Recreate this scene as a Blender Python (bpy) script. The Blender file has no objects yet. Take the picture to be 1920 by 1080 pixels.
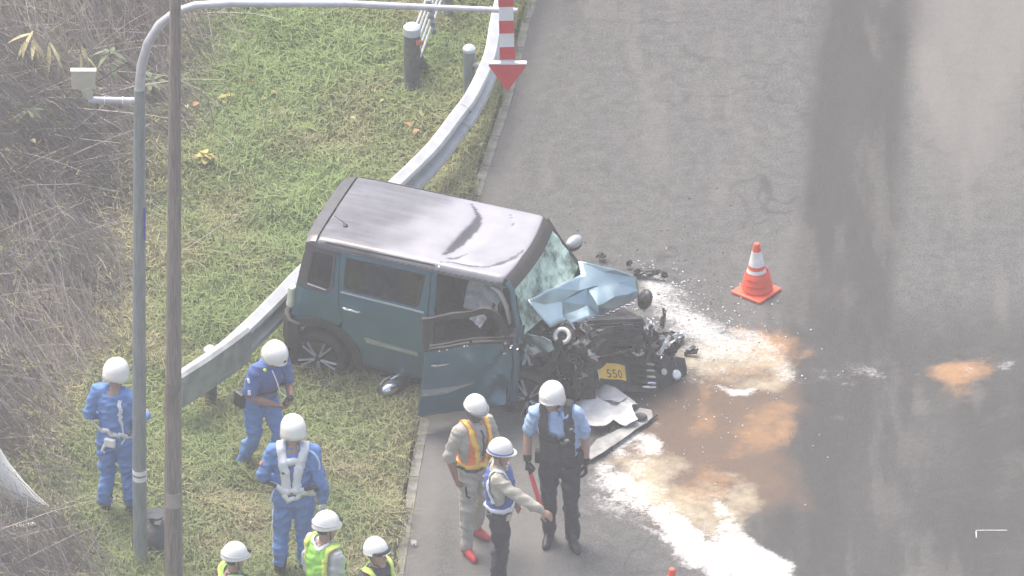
import bpy, bmesh, math, random
import numpy as np
from mathutils import Vector, Matrix, Euler, noise, geometry
from mathutils.bvhtree import BVHTree

random.seed(7)
RNG = np.random.default_rng(11)
SC = bpy.context.scene
COL = SC.collection
PI = math.pi
R = math.radians

# ------------------------------------------------------------------ camera
PITCH = R(30.5)
DIST = 150.0
PPM = 190.0                       # photograph pixels per metre at the origin
cam_d = bpy.data.cameras.new('camera')
cam_d.sensor_width = 36.0
cam_d.lens = 36.0 * DIST / (1920.0 / PPM)
cam_d.clip_start = 1.0
cam_d.clip_end = 2000.0
cam = bpy.data.objects.new('camera', cam_d)
cam.location = (0, -DIST * math.cos(PITCH), DIST * math.sin(PITCH))
cam.rotation_euler = (PI / 2 - PITCH, 0, 0)
COL.objects.link(cam)
SC.camera = cam

# ------------------------------------------------------------------ sky, sun, exposure
SUN_EL, SUN_AZ = R(62), R(-40)    # azimuth from +Y (away from the camera), clockwise
world = bpy.data.worlds.new('World')
SC.world = world
world.use_nodes = True
wn = world.node_tree
for n in list(wn.nodes):
    wn.nodes.remove(n)
w_out = wn.nodes.new('ShaderNodeOutputWorld')
w_bg = wn.nodes.new('ShaderNodeBackground')
w_sky = wn.nodes.new('ShaderNodeTexSky')
w_sky.sky_type = 'NISHITA'
w_sky.sun_disc = False
w_sky.sun_elevation = SUN_EL
w_sky.sun_rotation = SUN_AZ
w_sky.air_density = 1.0
w_sky.dust_density = 6.0
w_sky.ozone_density = 0.6
w_bg.inputs['Strength'].default_value = 0.13
wn.links.new(w_sky.outputs[0], w_bg.inputs[0])
wn.links.new(w_bg.outputs[0], w_out.inputs[0])
sun_d = bpy.data.lights.new('sun', 'SUN')
sun_d.energy = 1.2
sun_d.angle = R(32)
sun_d.color = (1.0, 0.95, 0.88)
sun = bpy.data.objects.new('sun', sun_d)
sdir = Vector((math.sin(SUN_AZ) * math.cos(SUN_EL), math.cos(SUN_AZ) * math.cos(SUN_EL), math.sin(SUN_EL)))
sun.rotation_euler = sdir.to_track_quat('Z', 'Y').to_euler()
COL.objects.link(sun)
SC.view_settings.view_transform = 'Standard'
SC.view_settings.look = 'None'
SC.view_settings.gamma = 1.0
SC.view_settings.use_curve_mapping = False
SC.view_settings.exposure = 1.38

# ------------------------------------------------------------------ helpers
CP, SP = math.cos(PITCH), math.sin(PITCH)
FPX = PPM * DIST


def at(px, py, z=0.0):
    """survey point: where the sight line of a photograph pixel meets the level z"""
    o = Vector((0, -CP, SP)) * DIST
    d = Vector((0, CP, -SP)) + Vector((1, 0, 0)) * ((px - 960) / FPX) + Vector((0, SP, CP)) * ((540 - py) / FPX)
    return o + d * ((z - o.z) / d.z)


def tag(o, label=None, cat=None, group=None, kind=None):
    if label: o['label'] = label
    if cat: o['category'] = cat
    if group: o['group'] = group
    if kind: o['kind'] = kind
    return o


def link(name, me, mat=None, parent=None):
    o = bpy.data.objects.new(name, me)
    COL.objects.link(o)
    if mat is not None:
        me.materials.append(mat)
    if parent is not None:
        o.parent = parent
    return o


def empty(name, loc=(0, 0, 0), rot=(0, 0, 0)):
    o = bpy.data.objects.new(name, None)
    COL.objects.link(o)
    o.location = loc
    o.rotation_euler = rot
    o.empty_display_size = 0.1
    return o


def mesh_np(name, V, F, mat=None, parent=None, smooth=False):
    V = np.ascontiguousarray(V, dtype=np.float32)
    F = np.ascontiguousarray(F, dtype=np.int32)
    me = bpy.data.meshes.new(name)
    n, k = F.shape
    me.vertices.add(len(V))
    me.vertices.foreach_set('co', V.ravel())
    me.loops.add(n * k)
    me.loops.foreach_set('vertex_index', F.ravel())
    me.polygons.add(n)
    me.polygons.foreach_set('loop_start', np.arange(n, dtype=np.int32) * k)
    me.polygons.foreach_set('use_smooth', np.full(n, smooth, dtype=bool))
    me.update(calc_edges=True)
    return link(name, me, mat, parent)


def set_attr(o, name, vals):
    a = o.data.attributes.new(name, 'FLOAT', 'POINT')
    a.data.foreach_set('value', np.ascontiguousarray(vals, dtype=np.float32))


class MB:
    """collects shapes and links them as one mesh"""

    def __init__(self):
        self.v = []
        self.f = []

    def add(self, vs, fs):
        o = len(self.v)
        self.v += [tuple(p) for p in vs]
        self.f += [tuple(i + o for i in f) for f in fs]
        return self

    def box(self, c, s, rot=None, taper=1.0):
        m = rot.to_matrix() if isinstance(rot, Euler) else (rot if rot is not None else Matrix.Identity(3))
        c = Vector(c)
        vs = []
        for z in (-1, 1):
            t = 1.0 if z < 0 else taper
            for x, y in ((-1, -1), (1, -1), (1, 1), (-1, 1)):
                vs.append(c + m @ Vector((x * s[0] / 2 * t, y * s[1] / 2 * t, z * s[2] / 2)))
        return self.add(vs, [(3, 2, 1, 0), (4, 5, 6, 7), (0, 1, 5, 4), (1, 2, 6, 5), (2, 3, 7, 6), (3, 0, 4, 7)])

    def rings(self, rings, cap=True):
        n = len(rings[0])
        vs = [p for r in rings for p in r]
        fs = []
        for i in range(len(rings) - 1):
            for j in range(n):
                a, b = i * n + j, i * n + (j + 1) % n
                fs.append((a, b, b + n, a + n))
        if cap:
            fs.append(tuple(range(n - 1, -1, -1)))
            fs.append(tuple(range((len(rings) - 1) * n, len(rings) * n)))
        return self.add(vs, fs)

    def tube(self, pts, rad, seg=10, flat=1.0, ref=None, rnd=False):
        pts = [Vector(p) for p in pts]
        rad = [rad] * len(pts) if isinstance(rad, (int, float)) else list(rad)
        T = []
        for i in range(len(pts)):
            a = pts[max(i - 1, 0)]
            b = pts[min(i + 1, len(pts) - 1)]
            T.append((b - a).normalized())
        if rnd:
            p0, p1, r0, r1 = pts[0], pts[-1], rad[0], rad[-1]
            pre = [(p0 - T[0] * r0 * math.sin(q), r0 * math.cos(q)) for q in (1.45, 1.05, 0.55)]
            post = [(p1 + T[-1] * r1 * math.sin(q), r1 * math.cos(q)) for q in (0.55, 1.05, 1.45)]
            pts = [p for p, _ in pre] + pts + [p for p, _ in post]
            rad = [r for _, r in pre] + rad + [r for _, r in post]
            T = [T[0]] * 3 + T + [T[-1]] * 3
        u = Vector(ref) if ref is not None else (Vector((0, 0, 1)) if abs(T[0].z) < 0.9 else Vector((1, 0, 0)))
        rings = []
        for p, r, t in zip(pts, rad, T):
            u = (u - t * u.dot(t))
            if u.length < 1e-5:
                u = t.orthogonal()
            u.normalize()
            w = t.cross(u)
            rings.append([p + u * (r * math.cos(2 * PI * k / seg)) + w * (r * flat * math.sin(2 * PI * k / seg)) for k in range(seg)])
        return self.rings(rings)

    def lathe(self, prof, c=(0, 0, 0), axis='z', seg=24, cap=False):
        c = Vector(c)
        rings = []
        for r, h in prof:
            ring = []
            for k in range(seg):
                a = 2 * PI * k / seg
                x, y = r * math.cos(a), r * math.sin(a)
                ring.append(c + (Vector((x, y, h)) if axis == 'z' else Vector((x, -h, y)) if axis == 'y' else Vector((h, x, y))))
            rings.append(ring)
        return self.rings(rings, cap)

    def ell(self, c, r, rot=None, n=12, m=8):
        c = Vector(c)
        q = rot.to_matrix() if rot is not None else Matrix.Identity(3)
        rings = []
        for i in range(m + 1):
            a = -PI / 2 + PI * i / m
            rr = max(math.cos(a), 0.02)
            rings.append([c + q @ Vector((r[0] * rr * math.cos(2 * PI * k / n), r[1] * rr * math.sin(2 * PI * k / n), r[2] * math.sin(a))) for k in range(n)])
        return self.rings(rings)

    def prism(self, poly, z0, z1, m=None):
        """poly in local xy, extruded along local z, mapped by the 4x4 m"""
        m = m or Matrix.Identity(4)
        n = len(poly)
        vs = [m @ Vector((p[0], p[1], z0)) for p in poly] + [m @ Vector((p[0], p[1], z1)) for p in poly]
        fs = [tuple(range(n - 1, -1, -1)), tuple(range(n, 2 * n))]
        for i in range(n):
            j = (i + 1) % n
            fs.append((i, j, j + n, i + n))
        return self.add(vs, fs)

    def build(self, name, mat, parent=None, smooth=False, bevel=0.0, angle=40):
        me = bpy.data.meshes.new(name)
        me.from_pydata(self.v, [], self.f)
        bm = bmesh.new()
        bm.from_mesh(me)
        bmesh.ops.recalc_face_normals(bm, faces=bm.faces)
        bm.to_mesh(me)
        bm.free()
        if smooth:
            me.shade_smooth()
            me.set_sharp_from_angle(angle=R(angle))
        o = link(name, me, mat, parent)
        if bevel:
            b = o.modifiers.new('bevel', 'BEVEL')
            b.width = bevel
            b.segments = 2
            b.limit_method = 'ANGLE'
        return o


def in_poly(x, y, poly):
    c = False
    j = len(poly) - 1
    for i in range(len(poly)):
        xi, yi = poly[i][0], poly[i][1]
        xj, yj = poly[j][0], poly[j][1]
        if (yi > y) != (yj > y) and x < (xj - xi) * (y - yi) / (yj - yi) + xi:
            c = not c
        j = i
    return c


def panel(name, outline, fmap, mat, parent=None, holes=(), thick=0.012, step=0.06, out=(0, 0, 1), smooth=True, warp=None):
    """sheet cut to a 2D outline (with holes), bent by fmap, given thickness; out = rough outward side"""
    loops = [outline] + list(holes)
    pts, edges = [], []
    for lp in loops:
        s = len(pts)
        n = len(lp)
        for i in range(n):
            a, b = Vector(lp[i][:2]), Vector(lp[(i + 1) % n][:2])
            k = max(1, int((b - a).length / step))
            for q in range(k):
                pts.append(a.lerp(b, q / k))
        e = len(pts)
        edges += [(i, i + 1 if i + 1 < e else s) for i in range(s, e)]
    xs = [p.x for p in pts]
    ys = [p.y for p in pts]
    gx = np.arange(min(xs) + step * .5, max(xs), step)
    gy = np.arange(min(ys) + step * .5, max(ys), step)
    bound = np.array([[p.x, p.y] for p in pts])
    for x in gx:
        for y in gy:
            if in_poly(x, y, outline) and not any(in_poly(x, y, h) for h in holes):
                if np.min((bound[:, 0] - x) ** 2 + (bound[:, 1] - y) ** 2) > (0.4 * step) ** 2:
                    pts.append(Vector((x, y)))
    vs, es, fs, *_ = geometry.delaunay_2d_cdt(pts, edges, [], 0, 1e-5)
    tris = []
    for f in fs:
        cx = sum(vs[i].x for i in f) / len(f)
        cy = sum(vs[i].y for i in f) / len(f)
        if in_poly(cx, cy, outline) and not any(in_poly(cx, cy, h) for h in holes):
            tris.append(tuple(f))
    P = [Vector(fmap(v.x, v.y)) for v in vs]
    if warp:
        P = [warp(p) for p in P]
    N = [Vector() for _ in P]
    tot = Vector()
    for f in tris:
        nrm = (P[f[1]] - P[f[0]]).cross(P[f[2]] - P[f[0]])
        tot += nrm
        for i in f:
            N[i] += nrm
    flip = tot.dot(Vector(out)) < 0
    if flip:
        tris = [t[::-1] for t in tris]
        N = [-n for n in N]
    n = len(P)
    V = [p for p in P] + [p - (nn.normalized() if nn.length > 0 else Vector(out)) * thick for p, nn in zip(P, N)]
    F = list(tris) + [tuple(i + n for i in t[::-1]) for t in tris]
    cnt = {}
    for t in tris:
        for i in range(3):
            a, b = t[i], t[(i + 1) % 3]
            cnt[(a, b)] = 1
    for (a, b) in cnt:
        if (b, a) not in cnt:
            F.append((b, a, a + n, b + n))
    me = bpy.data.meshes.new(name)
    me.from_pydata(V, [], F)
    if smooth:
        me.shade_smooth()
        me.set_sharp_from_angle(angle=R(35))
    return link(name, me, mat, parent)


def ribbon(path, z0, z1, thick, mb=None):
    """vertical band along an xy path"""
    mb = mb or MB()
    path = [Vector((p[0], p[1], 0)) for p in path]
    rings = []
    for i, p in enumerate(path):
        t = (path[min(i + 1, len(path) - 1)] - path[max(i - 1, 0)]).normalized()
        nrm = Vector((t.y, -t.x, 0))
        a, b = p, p - nrm * thick
        rings.append([Vector((a.x, a.y, z0)), Vector((a.x, a.y, z1)), Vector((b.x, b.y, z1)), Vector((b.x, b.y, z0))])
    return mb.rings(rings)


def vnoise(x, y, seed=0):
    """value noise, vectorised"""
    r = np.random.default_rng(seed).random((256, 256))
    xi, yi = np.floor(x).astype(int), np.floor(y).astype(int)
    fx, fy = x - xi, y - yi
    fx, fy = fx * fx * (3 - 2 * fx), fy * fy * (3 - 2 * fy)
    xi, yi = xi % 256, yi % 256
    x1, y1 = (xi + 1) % 256, (yi + 1) % 256
    return (r[xi, yi] * (1 - fx) + r[x1, yi] * fx) * (1 - fy) + (r[xi, y1] * (1 - fx) + r[x1, y1] * fx) * fy


def fbm(x, y, seed=0, octv=4):
    s, a, t = 0, 1.0, 0
    for o in range(octv):
        s = s + a * vnoise(x * 2 ** o + 17.3 * o, y * 2 ** o + 5.1 * o, seed + o)
        t += a
        a *= 0.55
    return s / t


def smooth01(x, a, b):
    t = np.clip((x - a) / (b - a), 0, 1)
    return t * t * (3 - 2 * t)


# ------------------------------------------------------------------ materials
def nd(nt, typ, **kw):
    n = nt.nodes.new(typ)
    for k, v in kw.items():
        if k in n.inputs:
            n.inputs[k].default_value = v
        else:
            setattr(n, k, v)
    return n


def mat(name, col, rough=0.6, metal=0.0, var=0.15, vscale=6.0, bump=0.0, bscale=60.0, coat=0.0, spec=0.5, col2=None, vsharp=(0.35, 0.65), stretch=None, trans=0.0):
    m = bpy.data.materials.new(name)
    m.use_nodes = True
    nt = m.node_tree
    b = nt.nodes['Principled BSDF']
    b.inputs['Roughness'].default_value = rough
    b.inputs['Metallic'].default_value = metal
    b.inputs['Coat Weight'].default_value = coat
    b.inputs['Specular IOR Level'].default_value = spec
    b.inputs['Transmission Weight'].default_value = trans
    tc = nd(nt, 'ShaderNodeTexCoord')
    src = tc.outputs['Object']
    if stretch:
        mp = nd(nt, 'ShaderNodeMapping')
        mp.inputs['Scale'].default_value = stretch
        nt.links.new(src, mp.inputs[0])
        src = mp.outputs[0]
    nz = nd(nt, 'ShaderNodeTexNoise', Scale=vscale, Detail=5.0, Roughness=0.6)
    nt.links.new(src, nz.inputs['Vector'])
    cr = nd(nt, 'ShaderNodeValToRGB')
    cr.color_ramp.elements[0].position, cr.color_ramp.elements[1].position = vsharp
    c1 = [c * (1 - var) for c in col]
    c2 = list(col2) if col2 else [min(1, c * (1 + var)) for c in col]
    cr.color_ramp.elements[0].color = (*c1, 1)
    cr.color_ramp.elements[1].color = (*c2, 1)
    nt.links.new(nz.outputs[0], cr.inputs[0])
    nt.links.new(cr.outputs[0], b.inputs['Base Color'])
    if bump:
        n2 = nd(nt, 'ShaderNodeTexNoise', Scale=bscale, Detail=4.0)
        nt.links.new(src, n2.inputs['Vector'])
        bp = nd(nt, 'ShaderNodeBump', Strength=bump, Distance=0.02)
        nt.links.new(n2.outputs[0], bp.inputs['Height'])
        nt.links.new(bp.outputs[0], b.inputs['Normal'])
    return m


def attr_mat(name, layers, rough=0.8, bump=0.3, bscale=120.0, base=(0.1, 0.1, 0.1), grain=0.25, gscale=90.0, mottle=0.0, mscale=4.0):
    """base colour with layers (attribute, colour, breakup scale, breakup amount) laid over it"""
    m = bpy.data.materials.new(name)
    m.use_nodes = True
    nt = m.node_tree
    b = nt.nodes['Principled BSDF']
    b.inputs['Roughness'].default_value = rough
    b.inputs['Specular IOR Level'].default_value = 0.3
    tc = nd(nt, 'ShaderNodeTexCoord')
    g = nd(nt, 'ShaderNodeTexNoise', Scale=gscale, Detail=6.0, Roughness=0.75)
    nt.links.new(tc.outputs['Object'], g.inputs['Vector'])
    mr = nd(nt, 'ShaderNodeMapRange')
    mr.inputs[1].default_value, mr.inputs[2].default_value = 0.3, 0.7
    mr.inputs[3].default_value, mr.inputs[4].default_value = 1 - grain, 1 + grain
    nt.links.new(g.outputs[0], mr.inputs[0])
    vm = nd(nt, 'ShaderNodeVectorMath', operation='SCALE')
    vm.inputs[0].default_value = base
    g2_ = nd(nt, 'ShaderNodeTexNoise', Scale=mscale, Detail=7.0, Roughness=0.7)
    nt.links.new(tc.outputs['Object'], g2_.inputs['Vector'])
    mr2 = nd(nt, 'ShaderNodeMapRange')
    mr2.inputs[1].default_value, mr2.inputs[2].default_value = 0.3, 0.7
    mr2.inputs[3].default_value, mr2.inputs[4].default_value = 1 - mottle, 1 + mottle
    nt.links.new(g2_.outputs[0], mr2.inputs[0])
    mm_ = nd(nt, 'ShaderNodeMath', operation='MULTIPLY')
    nt.links.new(mr.outputs[0], mm_.inputs[0])
    nt.links.new(mr2.outputs[0], mm_.inputs[1])
    nt.links.new(mm_.outputs[0], vm.inputs['Scale'])
    cur = vm.outputs[0]
    for at_, colr, bs, ba in layers:
        a = nd(nt, 'ShaderNodeAttribute', attribute_name=at_)
        n = nd(nt, 'ShaderNodeTexNoise', Scale=bs, Detail=5.0, Roughness=0.7)
        nt.links.new(tc.outputs['Object'], n.inputs['Vector'])
        ad = nd(nt, 'ShaderNodeMath', operation='MULTIPLY_ADD')
        nt.links.new(n.outputs[0], ad.inputs[0])
        ad.inputs[1].default_value = ba
        nt.links.new(a.outputs['Fac'], ad.inputs[2])
        sb = nd(nt, 'ShaderNodeMath', operation='SUBTRACT')
        nt.links.new(ad.outputs[0], sb.inputs[0])
        sb.inputs[1].default_value = ba * 0.5
        ml = nd(nt, 'ShaderNodeMath', operation='MULTIPLY', use_clamp=True)
        st = nd(nt, 'ShaderNodeMath', operation='MULTIPLY', use_clamp=True)
        nt.links.new(a.outputs['Fac'], st.inputs[0])
        st.inputs[1].default_value = 6.0
        nt.links.new(sb.outputs[0], ml.inputs[0])
        nt.links.new(st.outputs[0], ml.inputs[1])
        mx = nd(nt, 'ShaderNodeMix', data_type='RGBA')
        nt.links.new(ml.outputs[0], mx.inputs['Factor'])
        nt.links.new(cur, mx.inputs[6])
        mx.inputs[7].default_value = (*colr, 1)
        cur = mx.outputs[2]
    nt.links.new(cur, b.inputs['Base Color'])
    n2 = nd(nt, 'ShaderNodeTexNoise', Scale=bscale, Detail=5.0)
    nt.links.new(tc.outputs['Object'], n2.inputs['Vector'])
    bp = nd(nt, 'ShaderNodeBump', Strength=bump, Distance=0.01)
    nt.links.new(n2.outputs[0], bp.inputs['Height'])
    nt.links.new(bp.outputs[0], b.inputs['Normal'])
    return m


def blade_mat(name, stops, rough=0.7):
    """colour from the per-blade attribute tint through a ramp"""
    m = bpy.data.materials.new(name)
    m.use_nodes = True
    nt = m.node_tree
    b = nt.nodes['Principled BSDF']
    b.inputs['Roughness'].default_value = rough
    b.inputs['Specular IOR Level'].default_value = 0.25
    a = nd(nt, 'ShaderNodeAttribute', attribute_name='tint')
    cr = nd(nt, 'ShaderNodeValToRGB')
    e = cr.color_ramp.elements
    while len(e) < len(stops):
        e.new(0.5)
    for i, (p, c) in enumerate(stops):
        e[i].position = p
        e[i].color = (*c, 1)
    nt.links.new(a.outputs['Fac'], cr.inputs[0])
    nt.links.new(cr.outputs[0], b.inputs['Base Color'])
    return m

# ================================================================== SETTING
KERB = [(2.1, 16.0), (0.217, 5.565), (0.0, 3.707), (-0.319, 1.781), (-0.804, -2.554), (-0.902, -3.655), (-1.021, -5.23), (-1.5, -12.0)]
KY = np.array([p[1] for p in KERB][::-1])
KX = np.array([p[0] for p in KERB][::-1])
xk = lambda y: np.interp(y, KY, KX)
TH = [at(470, -120), at(420, 0), at(345, 300), at(270, 480), at(200, 640), at(120, 780), at(95, 880), at(120, 960), at(200, 1100)]
TY = np.array([p.y for p in TH][::-1])
TX = np.array([p.x for p in TH][::-1])
xt = lambda y: np.interp(y, TY, TX)


def verge_h(x, y):
    d = np.maximum(0, xt(y) - x)
    return 0.012 + 0.26 * d * smooth01(d, 0, 1.2) * smooth01(-d, -9, -2) + 0.05 * (fbm(x * .9 + 40, y * .9 + 40, 3) - .5) * smooth01(xk(y) - .14 - x, 0, .5)


asph_layers = [('veil_cracks', (0.052, 0.0515, 0.051), 9.0, 0.45), ('pale', (0.165, 0.16, 0.15), 16.0, 0.9), ('wet_shade', (0.028, 0.026, 0.025), 6.0, 0.7),
               ('brown', (0.135, 0.095, 0.070), 5.0, 0.5), ('orange', (0.34, 0.20, 0.10), 14.0, 1.1),
               ('cream', (0.48, 0.43, 0.31), 11.0, 1.0), ('white', (0.70, 0.69, 0.66), 26.0, 1.8), ('speck', (0.62, 0.61, 0.60), 26.0, 1.6)]
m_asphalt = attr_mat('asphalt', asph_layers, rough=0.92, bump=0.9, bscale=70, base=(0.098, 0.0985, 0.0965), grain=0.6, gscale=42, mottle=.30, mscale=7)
m_earth = mat('earth', (0.10, 0.09, 0.065), 0.95, var=.35, vscale=3, bump=.5, bscale=40)
m_turf = attr_mat('turf_soil', [('green', (0.12, 0.165, 0.05), 7.0, 0.8), ('dead', (0.175, 0.155, 0.142), 8.0, 0.7)], rough=0.95, bump=0.8, bscale=40, base=(0.15, 0.145, 0.08), grain=.4, gscale=30, mottle=.25, mscale=5)
m_kerb = mat('kerb_concrete', (0.185, 0.18, 0.16), 0.9, var=.35, vscale=9, bump=.4, bscale=70)

gm = MB().box((0, 0, -0.35), (420, 420, 0.1)).build('ground', m_earth)
tag(gm, 'bare earth ground beyond the road and the grass verge', 'ground', kind='structure')

# road: dense where stains lie, coarse beyond
ss = np.concatenate([np.arange(0, 6.6, 0.028), [7, 8, 10, 14, 20]])
yy = np.concatenate([[-40, -20, -12, -8], np.arange(-6.6, 7.2, 0.028), [8, 10, 14, 20, 40, 60]])
Sg, Yg = np.meshgrid(ss, yy)
Xg = xk(Yg) + Sg
ny, nx = Sg.shape
idx = np.arange(nx * ny).reshape(ny, nx)
Fq = np.stack([idx[:-1, :-1], idx[:-1, 1:], idx[1:, 1:], idx[1:, :-1]], -1).reshape(-1, 4)
Vx, Vy = Xg.ravel(), Yg.ravel()
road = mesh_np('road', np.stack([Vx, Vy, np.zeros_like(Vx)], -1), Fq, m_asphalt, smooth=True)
tag(road, 'grey asphalt road with spilled fluid and white absorbent powder', 'road', kind='structure')


def spill(name, blobs, ns=2.6, amt=0.9, seed=0, gain=1.0, ang=-45, stretch=3.0, thr=.30, soft=.45):
    """patchy film: soft blobs broken up by noise drawn out along the sweep direction"""
    wx = Vx + 0.55 * (fbm(Vx * 1.3 + 9, Vy * 1.3, seed + 5, 5) - .5)
    wy = Vy + 0.55 * (fbm(Vx * 1.3, Vy * 1.3 + 31, seed + 6, 5) - .5)
    s = np.zeros_like(Vx)
    for px, py, rx, ry, rot, a in blobs:
        c = at(px, py)
        dx, dy = (wx - c.x) * PPM, (wy - c.y) * PPM * -SP     # metres -> the survey's units
        cr, sr = math.cos(R(rot)), math.sin(R(rot))
        u, v = dx * cr + dy * sr, -dx * sr + dy * cr
        s = 1 - (1 - s) * (1 - np.clip(a, 0, 1) * np.exp(-((u / rx) ** 2 + (v / ry) ** 2)))
    ca, sa = math.cos(R(ang)), math.sin(R(ang))
    su, sv = Vx * ca + Vy * sa, -Vx * sa + Vy * ca
    n = fbm(su * ns / stretch + 3, sv * ns + 8, seed, 6) * .6 + fbm(Vx * ns * 1.6 + 30, Vy * ns * 1.6, seed + 3, 5) * .4
    n = (n - .5) * amt
    out = smooth01(s + n * (s > .03), thr, thr + soft) * gain * np.clip(.55 + .9 * s, 0, 1)
    set_attr(road, name, np.clip(out, 0, 1))


spill('white', [(1150, 885, 60, 26, 25, .85), (1205, 915, 70, 30, 35, .95), (1255, 975, 60, 30, 45, .85), (1280, 1030, 55, 34, 45, .8), (1330, 1060, 70, 34, 25, .9), (1400, 1020, 90, 34, 42, 1.0),
                (1365, 960, 60, 26, 50, .95), (1450, 1078, 70, 26, 35, .9), (1180, 850, 60, 22, 15, .7), (1320, 612, 70, 11, 25, .45), (1275, 580, 50, 9, 35, .38), (1400, 730, 30, 12, 0, .85), (1360, 728, 60, 10, 0, .5),
                (1215, 825, 40, 26, -20, .65), (1160, 800, 70, 40, -20, .6), (1130, 925, 40, 22, 20, .6)], ns=3.6, seed=21, amt=2.1, thr=.36, soft=.62, gain=.88, ang=-42, stretch=5.0)
spill('cream', [(1340, 690, 120, 44, -5, .7), (1420, 730, 80, 20, 0, .7), (1330, 650, 60, 20, 0, .5), (1180, 870, 90, 44, 25, .8), (1230, 920, 70, 46, 30, .7), (1390, 940, 60, 50, 60, .55), (1440, 690, 50, 60, 0, .45),
                (1340, 1000, 100, 60, 40, .7), (1280, 870, 80, 30, 20, .4)], ns=3.0, seed=31, amt=1.0, thr=.35, soft=.7, gain=.8, ang=-30)
spill('orange', [(1440, 640, 60, 34, -5, .8), (1460, 660, 40, 40, 0, .5), (1315, 745, 26, 44, -10, .55), (1310, 795, 30, 24, 0, .55), (1420, 790, 70, 36, 10, .55), (1455, 800, 30, 22, 0, .55), (1460, 758, 30, 16, 0, .6),
                 (1345, 895, 40, 34, 0, .6), (1430, 820, 60, 36, 0, .45), (1370, 840, 70, 30, -20, .45), (1775, 705, 60, 36, -10, .7), (1790, 712, 34, 26, 0, .6), (1300, 930, 80, 30, 0, .5), (1390, 690, 90, 50, 0, .4)], ns=4.0, seed=41, amt=1.3, thr=.22, soft=.8, gain=.85, ang=10, stretch=1.6)
spill('brown', [(1260, 830, 90, 70, 20, .9), (1330, 770, 90, 70, 0, .8), (1290, 905, 110, 60, 10, .9), (1380, 690, 120, 80, 0, .6), (1230, 880, 70, 50, 0, .7), (1420, 800, 80, 100, 0, .6), (1360, 900, 110, 80, 20, .7), (1450, 730, 50, 110, 0, .6)], ns=2.4, seed=51, amt=1.0, thr=.14, soft=.7, gain=.95)
spill('speck', [(1260, 560, 80, 44, 30, .6), (1330, 620, 100, 36, 20, .62), (1230, 530, 50, 34, 30, .55), (1400, 640, 70, 34, 0, .5), (1320, 690, 90, 60, 0, .45), (1650, 690, 180, 22, -2, .45), (1890, 690, 90, 20, 0, .45), (1480, 690, 24, 50, 0, .5),
                (1760, 590, 90, 10, 0, .35), (1120, 930, 70, 60, 0, .5), (1560, 760, 60, 80, 60, .3), (1300, 1000, 200, 90, 40, .45)], ns=6, seed=61, amt=1.0, thr=.30, soft=.8, gain=.8, stretch=1.5)
# dark veil of a blurred foreground object, painted into the asphalt, and pale worn lanes run along the road
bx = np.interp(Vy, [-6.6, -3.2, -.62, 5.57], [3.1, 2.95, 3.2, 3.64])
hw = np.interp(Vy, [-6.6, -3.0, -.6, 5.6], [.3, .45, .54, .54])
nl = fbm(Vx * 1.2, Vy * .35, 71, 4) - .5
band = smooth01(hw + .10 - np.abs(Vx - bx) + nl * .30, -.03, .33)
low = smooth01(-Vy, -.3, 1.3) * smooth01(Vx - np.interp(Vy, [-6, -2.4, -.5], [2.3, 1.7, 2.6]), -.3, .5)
veil_cracks = np.clip(band * .85 * smooth01(Vy, -2.2, 0) + band * .25 + low * .80 + nl * .5 * low, 0, .95)
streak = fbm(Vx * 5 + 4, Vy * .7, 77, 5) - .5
veil_cracks = np.clip(veil_cracks + (band + low) * streak * .45, 0, .95)
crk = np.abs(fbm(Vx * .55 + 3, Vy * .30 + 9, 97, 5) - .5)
veil_cracks = np.maximum(veil_cracks, .75 * (1 - smooth01(crk, .0, .006)) * smooth01(fbm(Vx * .4 + 7, Vy * .4, 99), .50, .58))
set_attr(road, 'veil_cracks', veil_cracks)
pale = smooth01(fbm(Vx * .8, Vy * .16, 81, 4), .46, .72) * .55 * (1 - band) * (1 - .8 * low)
pale += .35 * smooth01(Vx, 3.9, 4.2) * (1 - smooth01(Vx, 5.0, 5.3)) * smooth01(Vy, .3, 3.5)
pale += .5 * smooth01(.45 - (Vx - xk(Vy)), 0, .4)
pale += .13 * low * smooth01(fbm(Vx * 1.6 + Vy * 1.1 + 20, Vy * 3.5 - Vx * 2.2 + 20, 85, 5), .54, .74)
pale += .25 * smooth01(fbm(Vx * 3.5, Vy * .5 + 3, 87, 5), .56, .75)
set_attr(road, 'pale', np.clip(pale, 0, .8))
wx_, wy_ = Vx - 1.15, Vy + 1.75
set_attr(road, 'wet_shade', np.clip(.85 * np.exp(-((wx_ * .8 + wy_ * .1) ** 2 * 1.3 + (wy_) ** 2 * 2.2)) + .8 * (fbm(Vx * 3, Vy * 3, 91) - .62), 0, .8) * (np.abs(Vx) < 8))  # wet patch and shadow under the wreck, painted into the asphalt colour

# flush concrete kerb, stone by stone
kerb = empty('kerb')
tag(kerb, 'flush concrete kerb stones edging the asphalt beside the grass', 'kerb', kind='structure')
y0 = -7.2
stone = None
while y0 < 7.2:
    x0, x1 = float(xk(y0)), float(xk(y0 + .6))
    cx, cy = (x0 + x1) / 2 - .05, y0 + .3
    if stone is None:
        me = MB().box((0, 0, -.04), (.095, .596, .15)).build('kerb_stone', m_kerb, kerb, bevel=.006)
        stone = me
        o = me
    else:
        o = stone.copy()
        COL.objects.link(o)
    o.location = (cx, cy, random.uniform(-.032, -.026))
    o.rotation_euler = (random.uniform(-.01, .01), random.uniform(-.015, .015), math.atan2(-(x1 - x0), .6) + random.uniform(-.006, .006))
    y0 += .6

# painted white corner mark on the asphalt
m_paint = mat('road_paint', (.42, .42, .40), .8, var=.2, vscale=30)
cm = at(1830, 995)
mk = MB().box((cm.x + .15, cm.y, .004), (.30, .013, .004)).box((cm.x, cm.y - .075, .004), (.012, .125, .004)).build('survey_mark', m_paint)
tag(mk, 'small white corner mark painted on the dark asphalt at lower right', 'road mark')

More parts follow.
